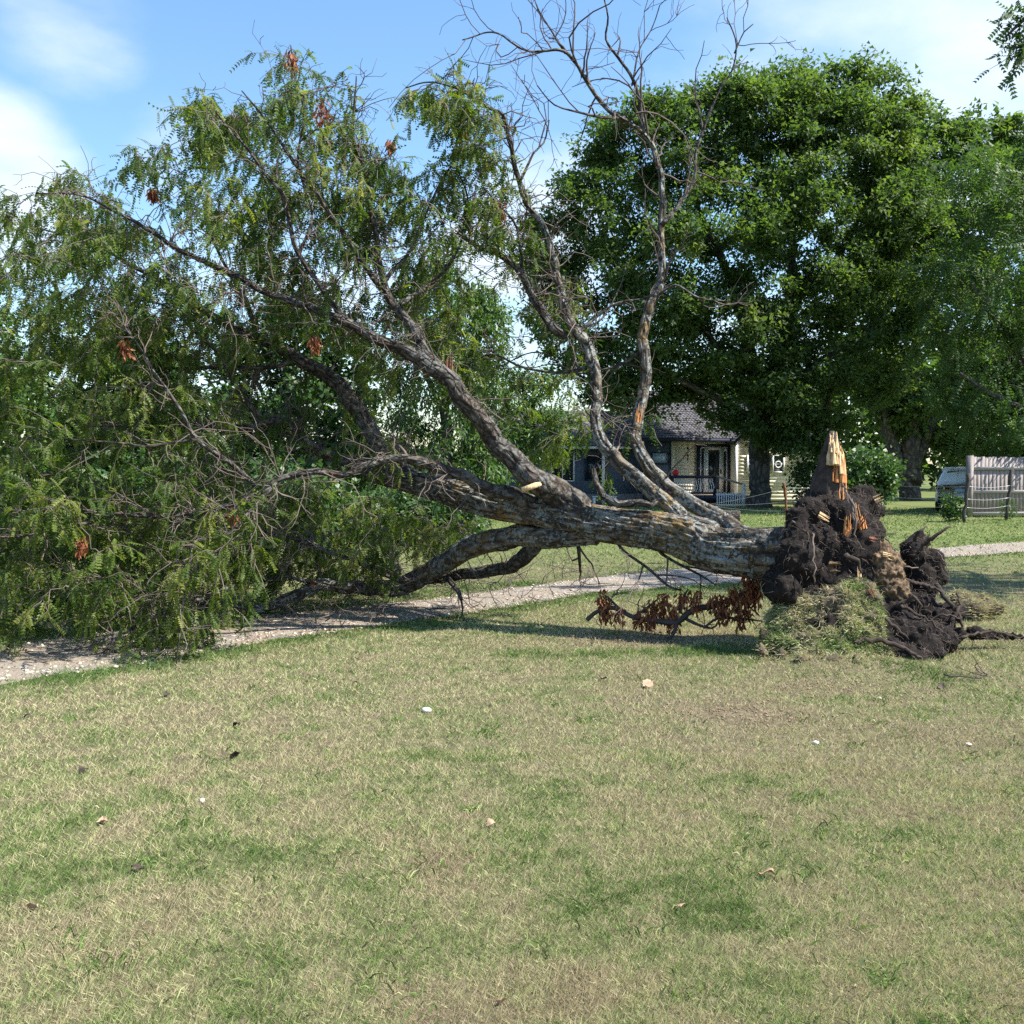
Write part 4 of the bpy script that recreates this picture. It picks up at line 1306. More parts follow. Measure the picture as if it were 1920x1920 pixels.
# ------------------------------------------------------------------ the dead-leaved branch on the lawn
DB = thing('dead_branch', 'broken branch with drooping rust brown leaves lying under the trunk', 'branch', tuple(gnd(1270, 1195)))
dpaths = []
for rows in [[(1100, 1163, 9.5, 9), (1120, 1147, 9.5, 8), (1153, 1140, 9.45, 9), (1187, 1157, 9.4, 9), (1233, 1165, 9.35, 10), (1270, 1167, 9.3, 12), (1287, 1152, 9.3, 12), (1310, 1140, 9.3, 12), (1337, 1137, 9.3, 12), (1380, 1120, 9.2, 10), (1425, 1100, 9.1, 7)],
             [(1285, 1160, 9.3, 7), (1310, 1172, 9.25, 6), (1335, 1178, 9.2, 4), (1345, 1172, 9.2, 3)], [(1320, 1178, 9.2, 5), (1345, 1160, 9.2, 5), (1390, 1160, 9.15, 5), (1430, 1165, 9.1, 3)],
             [(1187, 1157, 9.4, 6), (1210, 1142, 9.45, 5), (1235, 1122, 9.5, 3)], [(1270, 1165, 9.3, 7), (1262, 1190, 9.2, 6), (1240, 1215, 9.0, 3)], [(1275, 1150, 9.3, 6), (1282, 1120, 9.35, 5), (1290, 1105, 9.4, 3)], [(1160, 1140, 9.45, 5), (1140, 1120, 9.5, 4), (1128, 1112, 9.5, 2)]]:
    dpaths.append(smooth_path(pxpath(rows), .04))
for i in range(30):
    q = dpaths[int(r.integers(0, len(dpaths)))]
    k = int(r.integers(1, len(q)))
    dpaths.append(zigzag(q[k, :3], r.normal(0, 1, 3) + np.array([0, 0, .3]), r.uniform(.1, .3), .004, r, 5, .3, -.05))
obj('stem', tubes_mesh('stem', dpaths, lambda q: 7), M['twig_grey'], DB, world=True)
Vs, Fs_, Ts, off = [], [], [], 0
for px, py, Z, rad, n_ in [(1135, 1140, 9.45, .07, 110), (1128, 1118, 9.5, .05, 40), (1160, 1152, 9.4, .06, 50), (1222, 1140, 9.45, .055, 60), (1243, 1135, 9.4, .075, 120), (1262, 1155, 9.35, .075, 120), (1218, 1162, 9.35, .07, 80), (1277, 1122, 9.35, .045, 60), (1300, 1128, 9.3, .07, 90), (1340, 1128, 9.25, .05, 60), (1356, 1140, 9.2, .08, 130), (1378, 1118, 9.2, .07, 110), (1398, 1130, 9.15, .09, 150), (1415, 1105, 9.1, .08, 120), (1405, 1090, 9.1, .05, 70), (1385, 1155, 9.15, .06, 60), (1195, 1155, 9.4, .05, 40)]:
    V, Fc, t = leaf_cluster(at(px, py, Z), rad, n_, r, 1.9, (.05, .10))
    Vs.append(V); Fs_.append(Fc + off); Ts.append(t); off += len(V)
obj('dead_leaves', mesh_np('dead_leaves', np.concatenate(Vs), np.concatenate(Fs_), attrs={'tint': np.concatenate(Ts)}, smooth=False), M['rust_leaf'], DB, world=True, kind='stuff')

# leaf and twig litter on the drive under the crown
n_ = 5200
lp = np.concatenate([sample_poly([(500, 1150), (640, 1120), (980, 1100), (1100, 1120), (900, 1160), (640, 1190), (430, 1215)], 1300, r), sample_poly([(0, 1190), (500, 1140), (540, 1170), (250, 1250), (0, 1290)], 260, r), sample_poly([(1050, 1185), (1240, 1180), (1260, 1200), (1080, 1210)], 90, r)])
lp = np.array([gnd(a, b) for a, b in lp]); lp[:, 2] = hgt(lp[:, 0], lp[:, 1]) + .02
d = r.normal(0, 1, (len(lp), 3)) * np.array([1, 1, .25])
V, Fc, t = instance(LEAF[0] * np.array([1, .7, 1]), LEAF[1], lp, rot_frames(d, r, np.array([0, 0, 1.0]) + r.normal(0, .4, lp.shape)), r.uniform(.015, .04, len(lp)), np.clip(r.normal(.5, .3, len(lp)), 0, 1))
tag(obj('leaf_litter', mesh_np('leaf_litter', V, Fc, attrs={'tint': t}, smooth=False), M['litter']), kind='stuff')


# ------------------------------------------------------------------ standing trees
def standing_tree(name, label, loc, limbs, crown, depth, thick, n_att, per, clump, size, leafm, seed, group=None, leaf=LEAF, barkm='bark_dark', twigm='twig_grey', hang=0.0, gap=.0, depth_fn=None, lean=.5):
    r = np.random.default_rng(seed)
    T = thing(name, label, 'tree', (loc[0], loc[1], 0), 0, group)
    s = Skel()
    first = True
    for rows in limbs:
        p = smooth_path(pxpath(rows), .25)
        k = len(p)
        p[1:-1, :3] += r.normal(0, .02, (k - 2, 3)) + np.clip(p[1:-1, 3:] * .15, 0, .05) * r.normal(0, 1, (k - 2, 3))
        s.add_path(p)
        nm = 'trunk' if first else 'limb'
        V, Fq, uv, caps = tube(p[:, :3], p[:, 3], 26 if first else 10, bark_disp(.10, seed, 5))
        obj(nm, mesh_np(nm, V, [Fq, caps], uv), M[barkm], T, world=True)
        first = False
    q = sample_poly(crown, n_att, r)
    cpoly = np.asarray(crown, float)
    # distance to the outline sets how deep the crown is there
    edge = np.min([np.hypot(q[:, 0] - a, q[:, 1] - b) for a, b in zip(*[np.interp(np.linspace(0, len(cpoly), 200), np.arange(len(cpoly) + 1), np.append(cpoly[:, k], cpoly[0, k])) for k in (0, 1)])], axis=0)
    half = np.clip(edge / edge.max(), 0, 1) ** .5
    dz = thick * half * r.uniform(-1, 1, len(q)) ** 1.0
    A = np.array([at(a, b, depth + z) for (a, b), z in zip(q, dz)])
    bt = s.P[0]
    paths = s.grow(A, np.array(bt), r, rmax=.09, tip=.012, steps=7, wob=.08, up=.14)
    obj('branches', tubes_mesh('branches', paths, lambda q: 4 if q < .03 else 6), M[twigm], T, world=True, kind='stuff')
    # clumps: leaves along short radial shoots around each branch end
    C, Cd, Ct = [], [], []
    for a in paths:
        e = a[-1, :3]
        nsh = int(r.integers(7, 11))
        tint = r.normal(.45, .2)
        for j in range(nsh):
            d = r.normal(0, 1, 3) * np.array([1, 1, .75]); d /= np.linalg.norm(d)
            if d[2] < -.3 and hang == 0: d[2] *= .4
            L_ = clump * r.uniform(.45, 1.15)
            k = per // nsh
            u = r.random(k) ** .7
            pts = e + d * (u * L_)[:, None] + r.normal(0, clump * .15, (k, 3)) + np.array([0, 0, -1.0]) * (hang * u * L_)[:, None]
            C.append(pts)
            Cd.append(d * .8 + r.normal(0, .6, (k, 3)) + np.array([0, 0, -.25 - hang]))
            Ct.append(np.clip(tint + r.normal(0, .15, k), 0, 1))
    C, Cd, Ct = np.concatenate(C), np.concatenate(Cd), np.concatenate(Ct)
    ok = C[:, 2] > .15
    C, Cd, Ct = C[ok], Cd[ok], Ct[ok]
    upv = np.array([0.15, -.1, 1.0]) + r.normal(0, lean, C.shape)
    V, Fc, t = instance(leaf[0], leaf[1], C, rot_frames(Cd, r, upv), r.uniform(size * .7, size * 1.35, len(C)), Ct)
    obj('crown', mesh_np('crown', V, Fc, attrs={'tint': t}, smooth=False), M[leafm], T, world=True, kind='stuff')
    return T


# the big maple in front of the house
standing_tree('maple_tree', 'big leafy green maple standing in front of the cream house gable', at(1428, 952, 41)[:2],
    [[(1428, 960, 41, 46), (1428, 935, 41, 38), (1425, 850, 41, 36), (1428, 800, 41, 36), (1450, 700, 41, 31), (1470, 640, 41, 28), (1485, 500, 41, 19), (1485, 380, 41, 12), (1500, 260, 41, 6), (1510, 180, 41, 3)],
     [(1425, 820, 41, 35), (1415, 720, 40.5, 26), (1400, 620, 40, 22), (1380, 560, 40, 18), (1353, 487, 39.5, 14), (1323, 420, 39, 10), (1290, 330, 39, 6), (1270, 240, 39, 3)],
     [(1460, 680, 41, 23), (1497, 560, 41.5, 19), (1547, 520, 42, 15), (1587, 450, 42, 12), (1613, 400, 42, 9), (1640, 300, 42, 5), (1650, 200, 42, 3)],
     [(1415, 740, 40.5, 17), (1340, 640, 40, 13), (1250, 560, 40, 10), (1180, 500, 40, 7), (1100, 450, 40, 4)],
     [(1440, 760, 41, 17), (1520, 690, 40, 13), (1600, 640, 39.5, 9), (1660, 590, 39, 5)],
     [(1428, 800, 41, 18), (1330, 740, 39, 12), (1240, 700, 38, 8), (1160, 680, 37.5, 4)],
     [(1430, 830, 41, 20), (1490, 815, 40.5, 14), (1535, 780, 40, 10), (1560, 730, 40, 6)],
     [(1495, 480, 41, 9), (1440, 340, 41, 6), (1410, 240, 41, 4), (1420, 150, 41, 3)]],
    [(1420, 112), (1470, 125), (1500, 140), (1560, 130), (1590, 118), (1625, 130), (1660, 122), (1690, 150), (1720, 190), (1735, 260), (1745, 340), (1760, 420), (1745, 520), (1730, 640), (1690, 740), (1600, 780), (1560, 830), (1480, 860), (1400, 830), (1330, 780), (1260, 770), (1190, 790), (1110, 740), (1040, 690), (1000, 600), (985, 500), (1010, 420), (1060, 340), (1090, 280), (1150, 230), (1190, 170), (1260, 160), (1300, 180), (1350, 170), (1380, 130)],
    39.5, 4.2, 740, 300, 1.0, .16, 'maple', 101, leaf=LEAF_T)
# its neighbour behind, several dark trunks
standing_tree('shade_tree', 'dark many trunked tree behind the wire fence beside the parked car', at(1700, 940, 51)[:2],
    [[(1706, 946, 51, 40), (1706, 900, 51, 37), (1705, 830, 51, 32), (1712, 740, 51, 24), (1720, 620, 51, 15), (1740, 450, 51, 8), (1750, 300, 51, 3)],
     [(1700, 900, 51, 25), (1660, 800, 51, 20), (1630, 720, 51, 16), (1600, 620, 51, 10), (1590, 500, 51, 4)],
     [(1712, 880, 51, 23), (1755, 780, 51, 17), (1800, 680, 51, 12), (1850, 560, 51, 7)],
     [(1680, 860, 51, 15), (1650, 740, 50, 12), (1625, 690, 50, 7)]],
    [(1700, 240), (1760, 200), (1800, 240), (1850, 230), (1930, 220), (2080, 300), (2120, 600), (2050, 860), (1920, 870), (1840, 860), (1760, 850), (1640, 780), (1570, 720), (1560, 600), (1620, 400)],
    51, 4.0, 430, 200, 1.1, .26, 'maple', 103, leaf=LEAF_T)
# pinnate tree at the right edge
standing_tree('locust_tree', 'drooping feathery leaved tree at the right behind the board fence', at(1990, 960, 36)[:2],
    [[(1990, 962, 36, 60), (1985, 850, 36, 52), (1975, 700, 36, 42), (1950, 560, 36, 30), (1930, 420, 36, 16), (1900, 300, 36, 6)],
     [(1982, 760, 36, 34), (1900, 640, 35.5, 22), (1840, 560, 35, 14), (1790, 500, 35, 6)],
     [(1985, 860, 36, 30), (1930, 780, 35, 20), (1860, 740, 34.5, 12), (1800, 700, 34, 6)],
     [(1975, 720, 36, 30), (2060, 560, 36.5, 20), (2120, 420, 37, 8)]],
    [(1790, 260), (1830, 225), (1870, 240), (1920, 230), (2050, 260), (2150, 420), (2160, 700), (2060, 850), (1920, 850), (1860, 830), (1790, 800), (1750, 700), (1740, 560), (1760, 400)],
    35.5, 3.6, 230, 44, 1.0, .44, 'pinnate', 105, leaf=FROND_S, hang=.45)
# tree outside the frame on the right whose boughs hang in and shade the lawn
standing_tree('overhanging_tree', 'feathery bough reaching into the sky at the top right corner', at(2520, 1080, 13)[:2],
    [[(2520, 1108, 13, 90), (2510, 900, 13, 80), (2480, 600, 13, 66), (2420, 300, 13, 48), (2350, 60, 13, 26), (2300, -160, 13, 10)],
     [(2440, 380, 13, 40), (2250, 150, 12.6, 26), (2090, 40, 12.2, 16), (1960, 10, 12, 9), (1885, 70, 12, 4)],
     [(2490, 640, 13, 40), (2330, 420, 12.5, 24), (2220, 300, 12, 12)], [(2450, 420, 13, 34), (2640, 180, 13.5, 20), (2760, 0, 14, 8)]],
    [(2080, -60), (2180, -300), (2480, -420), (2850, -260), (2960, 150), (2850, 420), (2500, 500), (2240, 420), (2130, 250), (2080, 100)],
    13, 2.6, 100, 30, .6, .26, 'pinnate', 107, leaf=FROND, hang=.4)
OT = bpy.data.objects['overhanging_tree']
r2 = np.random.default_rng(9)
bp, bd, bt_, tw = [], [], [], []
root0 = at(1990, 10, 12.05)
for tx, ty in [(1885, 20), (1900, 60), (1870, 100), (1855, 130), (1890, 140), (1915, 90), (1910, 30), (1930, 120), (1880, 45), (1905, 130)]:
    z = zigzag(root0 + r2.normal(0, .1, 3), at(tx, ty, 12 + r2.normal(0, .2)) - root0, np.linalg.norm(at(tx, ty, 12) - root0), .008, r2, 6, .1)
    z[:, :3] += (at(tx, ty, 12) - z[-1, :3]) * np.linspace(0, 1, 7)[:, None]
    tw.append(z)
    for k in range(9):
        i_ = int(r2.integers(3, 7))
        bp.append(z[i_, :3]); bd.append(np.array([-.5, 0, -.5]) + r2.normal(0, .5, 3)); bt_.append(r2.normal(.3, .15))
V, Fc, t = instance(FROND[0], FROND[1], np.array(bp), rot_frames(np.array(bd), r2), r2.uniform(.16, .26, len(bp)), np.clip(bt_, 0, 1))
obj('hanging_fronds', mesh_np('hanging_fronds', V, Fc, attrs={'tint': t}, smooth=False), M['pinnate'], OT, world=True, kind='stuff')
obj('hanging_twigs', tubes_mesh('hanging_twigs', tw), M['twig_grey'], OT, world=True, kind='stuff')

# trees behind the fallen crown
standing_tree('pale_tree', 'pale green narrow leaved tree behind the fallen trunk left of the house', at(840, 975, 31)[:2],
    [[(845, 978, 31, 30), (842, 900, 31, 26), (835, 760, 31, 20), (840, 620, 31, 13), (835, 500, 31, 5)], [(838, 780, 31, 14), (790, 680, 31, 9), (770, 590, 31, 4)], [(838, 740, 31, 14), (890, 650, 31, 9), (920, 560, 31, 4)]],
    [(800, 470), (850, 450), (890, 500), (930, 560), (945, 660), (955, 780), (950, 900), (880, 960), (760, 960), (720, 880), (720, 760), (740, 640), (765, 540)],
    31, 2.4, 190, 130, .7, .19, 'willow', 109, leaf=NLEAF, hang=.5)
standing_tree('small_tree', 'small bright green tree between the pale tree and the house porch', at(1005, 965, 34)[:2],
    [[(1005, 966, 34, 18), (1003, 880, 34, 15), (1000, 780, 34, 10), (1000, 710, 34, 4)]],
    [(960, 700), (1000, 680), (1040, 700), (1065, 760), (1068, 830), (1030, 850), (1000, 880), (960, 860), (945, 790)],
    34, 1.2, 46, 120, .55, .17, 'willow', 111, leaf=NLEAF, hang=.3)
for j, (cx, Z, poly, lab, mt) in enumerate([
    (545, 34, [(420, 640), (480, 560), (560, 540), (640, 580), (700, 660), (720, 800), (700, 960), (600, 970), (480, 970), (430, 920), (400, 760)], 'dark round tree behind the middle of the fallen crown', 'bush'),
    (250, 30, [(120, 700), (180, 620), (260, 590), (340, 640), (390, 740), (400, 900), (360, 980), (240, 985), (130, 960), (100, 820)], 'dark green tree standing behind the left of the fallen crown', 'bush'),
    (-40, 27, [(-220, 640), (-120, 560), (0, 600), (70, 700), (90, 860), (60, 990), (-60, 990), (-220, 980)], 'leafy tree at the far left edge behind the fallen crown', 'willow')]):
    yb = 880 + F * CAMH / Z
    standing_tree('backyard_tree', lab, at(cx, yb, Z)[:2], [[(cx, yb + 2, Z, 26), (cx + 4, 860, Z, 22), (cx - 4, 760, Z, 14), (cx, 660, Z, 5)], [(cx, 830, Z, 12), (cx - 50, 740, Z, 8), (cx - 80, 690, Z, 3)], [(cx, 810, Z, 12), (cx + 60, 720, Z, 8), (cx + 90, 670, Z, 3)]],
                  poly, Z, 2.4, 150, 120, .75, .2, mt, 121 + j, group='trees behind the fallen crown', hang=.2)


# shrubs
def shrub(name, label, cat, poly, Z, thick, n_att, per, clump, size, mt, seed, stem_px, leaf=LEAF, group=None):
    r = np.random.default_rng(seed)
    c = at(stem_px[0], 880 + F * CAMH / Z, Z)
    T = thing(name, label, cat, (c[0], c[1], 0), 0, group)
    q = sample_poly(poly, n_att, r)
    A = np.array([at(a, b, Z + r.uniform(-thick, thick)) for a, b in q])
    A[:, 2] = np.maximum(A[:, 2], .08)
    s = Skel()
    b0 = np.array([c[0], c[1], 0])
    for k in range(4):
        e = A[r.integers(0, len(A))]
        s.add_path(smooth_path(np.array([[*(b0 + r.normal(0, .05, 3) * np.array([1, 1, 0])), .03], [*(b0 * .5 + e * .5), .02], [*e, .006]]), .12))
    ps = s.grow(A, b0, r, rmax=.015, tip=.005, steps=5)
    obj('stems', tubes_mesh('stems', ps, lambda q: 4), M['twig_grey'], T, world=True, kind='stuff')
    e = np.array([p[-1, :3] for p in ps])
    C = np.repeat(e, per, 0) + r.normal(0, clump * .5, (len(e) * per, 3))
    C[:, 2] = np.maximum(C[:, 2], .04)
    t0 = np.repeat(r.normal(.5, .2, len(e)), per)
    d = r.normal(0, .7, C.shape) + np.array([0, 0, .15])
    V, Fc, t = instance(leaf[0], leaf[1], C, rot_frames(d, r, np.array([.2, -.2, 1.0]) + r.normal(0, .6, C.shape)), r.uniform(size * .7, size * 1.3, len(C)), np.clip(t0 + r.normal(0, .15, len(C)), 0, 1))
    V[:, 2] = np.maximum(V[:, 2], .01)
    obj('leaves', mesh_np('leaves', V, Fc, attrs={'tint': t}, smooth=False), M[mt], T, world=True, kind='stuff')
    return T


shrub('shrub', 'bushy bright green shrub right behind the broken spike of the root plate', 'shrub', [(1588, 860), (1620, 838), (1650, 850), (1680, 880), (1685, 915), (1660, 930), (1600, 925), (1582, 900)], 31, .6, 60, 60, .35, .13, 'bush', 131, (1630, 945))
shrub('shrub', 'small leafy shrub growing at the foot of the leaning dark fence post', 'shrub', [(1770, 935), (1795, 928), (1802, 950), (1798, 975), (1775, 972)], 30, .25, 22, 40, .2, .09, 'bush', 133, (1786, 978))
shrub('sapling', 'young pinnate sapling in front of the board fence', 'sapling', [(1875, 948), (1890, 940), (1900, 948), (1895, 962), (1880, 962)], 31, .15, 9, 8, .14, .26, 'willow', 135, (1886, 972), leaf=FROND_S)
shrub('shrub', 'dark vine covered shrub against the right corner of the house', 'shrub', [(1495, 870), (1520, 845), (1545, 860), (1550, 930), (1490, 945), (1480, 920)], 40, .7, 40, 50, .4, .14, 'bush', 137, (1512, 950))
for j, (x0, x1, Z, lab) in enumerate([(-160, 130, 17.5, 'dense dark bush low behind the far left of the fallen crown'), (130, 400, 18, 'dense dark bush low behind the drooping front boughs'), (400, 680, 18.5, 'dense dark bush low behind the resting limb'), (690, 900, 21, 'loose bush under the forked limbs behind the trunk')]):
    yb = 880 + F * CAMH / Z
    shrub('bush', lab, 'bush', [(x0, yb - 10), (x0 + 10, yb - 90), (x0 + 60, yb - 150 + 40 * (j == 3)), ((x0 + x1) / 2, yb - 175 + 70 * (j == 3)), (x1 - 50, yb - 140 + 50 * (j == 3)), (x1, yb - 60), (x1, yb - 5)], Z, .8, 70, 60, .4, .12, 'bush', 141 + j, ((x0 + x1) / 2, yb))
# far tree line along the horizon
r3 = np.random.default_rng(15)
n_ = 46000
tx = r3.uniform(-75, 85, n_)
env = 3.2 + 7.5 / (1 + np.exp(-(tx - 13) / 4))
top = env * (.55 + .6 * fbm(np.stack([tx * .12, 0 * tx, 0 * tx], 1), 3, 66) + .3 * fbm(np.stack([tx * .7, 0 * tx, 0 * tx], 1), 2, 67))
tz = top * r3.random(n_) ** .75
ty = 76 + r3.normal(0, 2.5, n_)
d = r3.normal(0, 1, (n_, 3))
V, Fc, t = instance(LEAF_T[0], LEAF_T[1], np.stack([tx, ty, tz], 1), rot_frames(d, r3, np.array([.2, -.2, 1.0]) + r3.normal(0, .7, d.shape)), r3.uniform(.45, 1.0, n_), np.clip(r3.normal(.3, .2, n_), 0, 1))
tag(obj('treeline', mesh_np('treeline', V, Fc, attrs={'tint': t}, smooth=False), M['maple']), kind='stuff')

# ------------------------------------------------------------------ the house (local: x along the wall, y back, z up)
HZ = 45.0
ho = at(1370, 946, HZ)
HOUSE = thing('house', 'cream sided single storey house with dark shingle roof half hidden by the maple', 'house', (ho[0], ho[1], 0), math.radians(10))
PXM = F / HZ


def hu(px): return (px - 1370) / PXM
def hz(py): return CAMH + (880 - py) / PXM


def siding(x0, x1, y, z0, z1, name='siding', m='siding', cut=(), d=.16, gable=None):
    """lapped boards: each course leans out at its lower edge; openings (x0,x1,z0,z1) left free"""
    mb = MB()
    z = z0
    while z < z1 - .01:
        zt = min(z + d, z1)
        xa, xb = x0, x1
        if gable:
            gx, ge, gp = gable
            if zt > ge:
                f = max(0, (gp - zt) / (gp - ge)); xa, xb = gx - (gx - x0) * f, gx + (x1 - gx) * f
        segs = [(xa, xb)]
        for c0, c1, cz0, cz1 in cut:
            if z < cz1 and zt > cz0:
                ns = []
                for a, b in segs:
                    if c0 > a: ns.append((a, min(b, c0)))
                    if c1 < b: ns.append((max(a, c1), b))
                segs = [q for q in ns if q[1] - q[0] > .02]
        for a, b in segs:
            mb.hexa([(a, y - .028, z), (a, y - .008, zt), (a, y + .05, z), (a, y + .05, zt), (b, y - .028, z), (b, y - .008, zt), (b, y + .05, z), (b, y + .05, zt)])
        z = zt
    return mb.build(name, M[m], HOUSE, kind='stuff')


def shingles(name, quad, rows, cols, parent, seed):
    """quad: eave-left, eave-right, ridge-right, ridge-left; overlapping uneven tabs"""
    r = np.random.default_rng(seed)
    q = [np.array(p, float) for p in quad]
    n = np.cross(q[1] - q[0], q[3] - q[0]); n /= np.linalg.norm(n)
    mb = MB()
    for i in range(rows):
        t0, t1 = i / rows, min(1, (i + 1.25) / rows)
        offs = (i % 2) * .5
        e = np.concatenate([[0], (np.arange(cols) + 1 - offs) / cols, [1]]); e = np.unique(np.clip(e, 0, 1))
        for a, b in zip(e[:-1], e[1:]):
            g = .012 / max(1, cols)
            def pt(u, t): return (q[0] * (1 - u) + q[1] * u) * (1 - t) + (q[3] * (1 - u) + q[2] * u) * t
            l = .03 + r.uniform(0, .025)
            lo = r.uniform(-.1, .1) / rows
            A_, B_, C_, D_ = pt(a + g, max(0, t0 + lo)), pt(b - g, max(0, t0 + lo)), pt(b - g, t1), pt(a + g, t1)
            mb.hexa([A_, A_ + n * l, D_, D_ + n * .008, B_, B_ + n * l, C_, C_ + n * .008])
    o = mb.build(name, M['shingle'], parent, kind='stuff')
    return o


def roof(eL, eR, rR, rL, thick=.12, seed=1, rows=14, cols=18):
    q = [np.array(p, float) for p in (eL, eR, rR, rL)]
    n = np.cross(q[1] - q[0], q[3] - q[0]); n /= np.linalg.norm(n)
    if n[2] < 0: n = -n
    mb = MB()
    mb.hexa([q[0] - n * thick, q[0], q[3] - n * thick, q[3], q[1] - n * thick, q[1], q[2] - n * thick, q[2]])
    ro = mb.build('roof', M['trim_navy'], HOUSE)
    shingles('shingles', [p + n * .003 for p in q], rows, cols, ro, seed)
    return ro


# walls
mb = MB(); mb.box(hu(1255), -.06, .06, .25, 0.25, 2.95); mb.build('wall', M['siding'], HOUSE)
siding(hu(1258), hu(1303), .06, .5, 2.88)
mb = MB(); mb.box(hu(1303), -.06, .0, .06, 2.72, 2.88); mb.build('fascia_board', M['siding'], HOUSE)
mb = MB(); mb.box(hu(1203), hu(1255), .02, .25, .25, 2.95); mb.build('wall', M['blue_wall'], HOUSE)
mb = MB(); mb.box(hu(1253), hu(1259), -.03, .02, .5, 2.88); mb.build('corner_trim', M['siding'], HOUSE)
mb = MB(); mb.box(hu(870), hu(1203), .4, .6, .2, 2.55); mb.build('wall', M['blue_wall'], HOUSE)
# right gable wing
GX, GE, GP = hu(1460), 2.95, 5.0
mb = MB(); mb.prism([(0, -.54, .22), (hu(1550), -.54, .22), (hu(1550), -.54, GE), (GX, -.54, GP), (0, -.54, GE)], (0, 5.0, 0)); mb.build('wall', M['siding'], HOUSE)
WIN = [(hu(1393), hu(1415), hz(885), hz(856)), (hu(1443), hu(1462), hz(884), hz(856)), (hu(1490), hu(1516), hz(902), hz(868))]
siding(0.06, hu(1550), -.56, hz(938), GP - .05, cut=[(a - .05, b + .05, c - .05, d_ + .05) for a, b, c, d_ in WIN], gable=(GX, GE, GP))
mb = MB(); mb.box(-.06, .06, -.62, -.545, hz(938), GE); mb.build('corner_trim', M['trim_white'], HOUSE)
mb = MB(); mb.box(-.02, hu(1550) + .02, -.52, -.3, 0, hz(938) - .002); mb.box(hu(870), -.05, .3, .38, 0, .5); mb.build('foundation', M['foundation'], HOUSE)


def window(x0, x1, z0, z1, y, frame='trim_white', glass='glass', mull=True, fw=.06, cross=True):
    mb = MB()
    mb.box(x0 - fw, x0, y - .05, y + .03, z0 - fw, z1 + fw); mb.box(x1, x1 + fw, y - .05, y + .03, z0 - fw, z1 + fw)
    mb.box(x0 + .001, x1 - .001, y - .047, y + .03, z1, z1 + fw); mb.box(x0 + .001, x1 - .001, y - .06, y + .03, z0 - fw, z0)
    wo = mb.build('window', M[frame], HOUSE)
    g = MB(); g.box(x0 + .001, x1 - .001, y - .005, y + .01, z0 + .001, z1 - .001); g.build('pane', M[glass], wo)
    if cross:
        m_ = MB(); m_.box(x0 + .002, x1 - .002, y - .03, y - .008, (z0 + z1) / 2 - .025, (z0 + z1) / 2 + .025); m_.build('sash', M[frame], wo)
    if mull:
        m_ = MB(); m_.box((x0 + x1) / 2 - .025, (x0 + x1) / 2 + .025, y - .034, y - .009, z0 + .002, z1 - .002); m_.build('mullion', M[frame], wo)
    return wo


for a, b, c, d_ in WIN: window(a, b, c, d_, -.59, mull=False)
window(hu(1216), hu(1247), hz(868), hz(850), 0.0, 'trim_navy', 'glass_blue', False, cross=False)
window(hu(1030), hu(1070), hz(900), hz(850), .38, cross=False)
window(hu(880), hu(945), hz(912), hz(840), .38, cross=False)
window(hu(1095), hu(1130), hz(898), hz(856), .38, 'trim_navy', cross=False)
# round wreath-like ring in the left window of the gable
for wx in (1403, 1452):
    th = np.linspace(0, 2 * math.pi, 17)
    ring = np.stack([hu(wx) + .14 * np.cos(th), np.full(17, -.63), hz(871) + .14 * np.sin(th)], 1)
    mb = MB(); mb.tube(ring, .03, 6, cap=False); mb.build('window_wreath', M['trim_white'], HOUSE, True)

# entry door with sidelights
dz0, dz1 = .5, hz(838)
mb = MB(); mb.box(hu(1303), hu(1309), -.03, .12, dz0, dz1 + .12); mb.box(hu(1363), -.06, -.03, .12, dz0, dz1 + .12); mb.box(hu(1309) + .001, hu(1363) - .001, -.03, .12, dz1, dz1 + .12)
DOOR = mb.build('entry', M['trim_navy'], HOUSE)
for a, b in ((1309, 1319), (1353, 1363)):
    mb = MB(); x0, x1 = hu(a) + .002, hu(b) - .002
    mb.box(x0, x0 + .05, 0, .08, dz0 + .002, dz1 - .002); mb.box(x1 - .05, x1, 0, .08, dz0 + .002, dz1 - .002); mb.box(x0 + .051, x1 - .051, 0, .08, dz1 - .06, dz1 - .003); mb.box(x0 + .051, x1 - .051, 0, .08, dz0 + .003, dz0 + .06)
    mb.build('sidelight_frame', M['trim_white'], DOOR)
    mb = MB(); mb.box(x0 + .052, x1 - .052, .03, .05, dz0 + .07, dz1 - .07); mb.build('pane', M['glass'], DOOR)
mb = MB(); x0, x1 = hu(1319) + .004, hu(1353) - .004
mb.box(x0, x0 + .14, -.02, .06, dz0 + .002, dz1 - .002); mb.box(x1 - .14, x1, -.02, .06, dz0 + .002, dz1 - .002); mb.box(x0 + .141, x1 - .141, -.02, .06, dz1 - .14, dz1 - .003); mb.box(x0 + .141, x1 - .141, -.02, .06, dz0 + .003, dz0 + .2)
mb.build('storm_door', M['trim_white'], DOOR)
mb = MB(); mb.box(x0 + .142, x1 - .142, .01, .03, dz0 + .21, dz1 - .15); mb.build('pane', M['glass'], DOOR)
mb = MB(); mb.box(x1 - .11, x1 - .07, -.07, -.022, dz0 + .9, dz0 + 1.1); mb.build('door_handle', M['black_iron'], DOOR)
mb = MB(); mb.tube(np.array([(hu(1358), -.05, hz(846)), (hu(1358), -.05, hz(841))]), [.09, .05], 10); mb.build('wall_lamp', M['trim_white'], HOUSE, True)

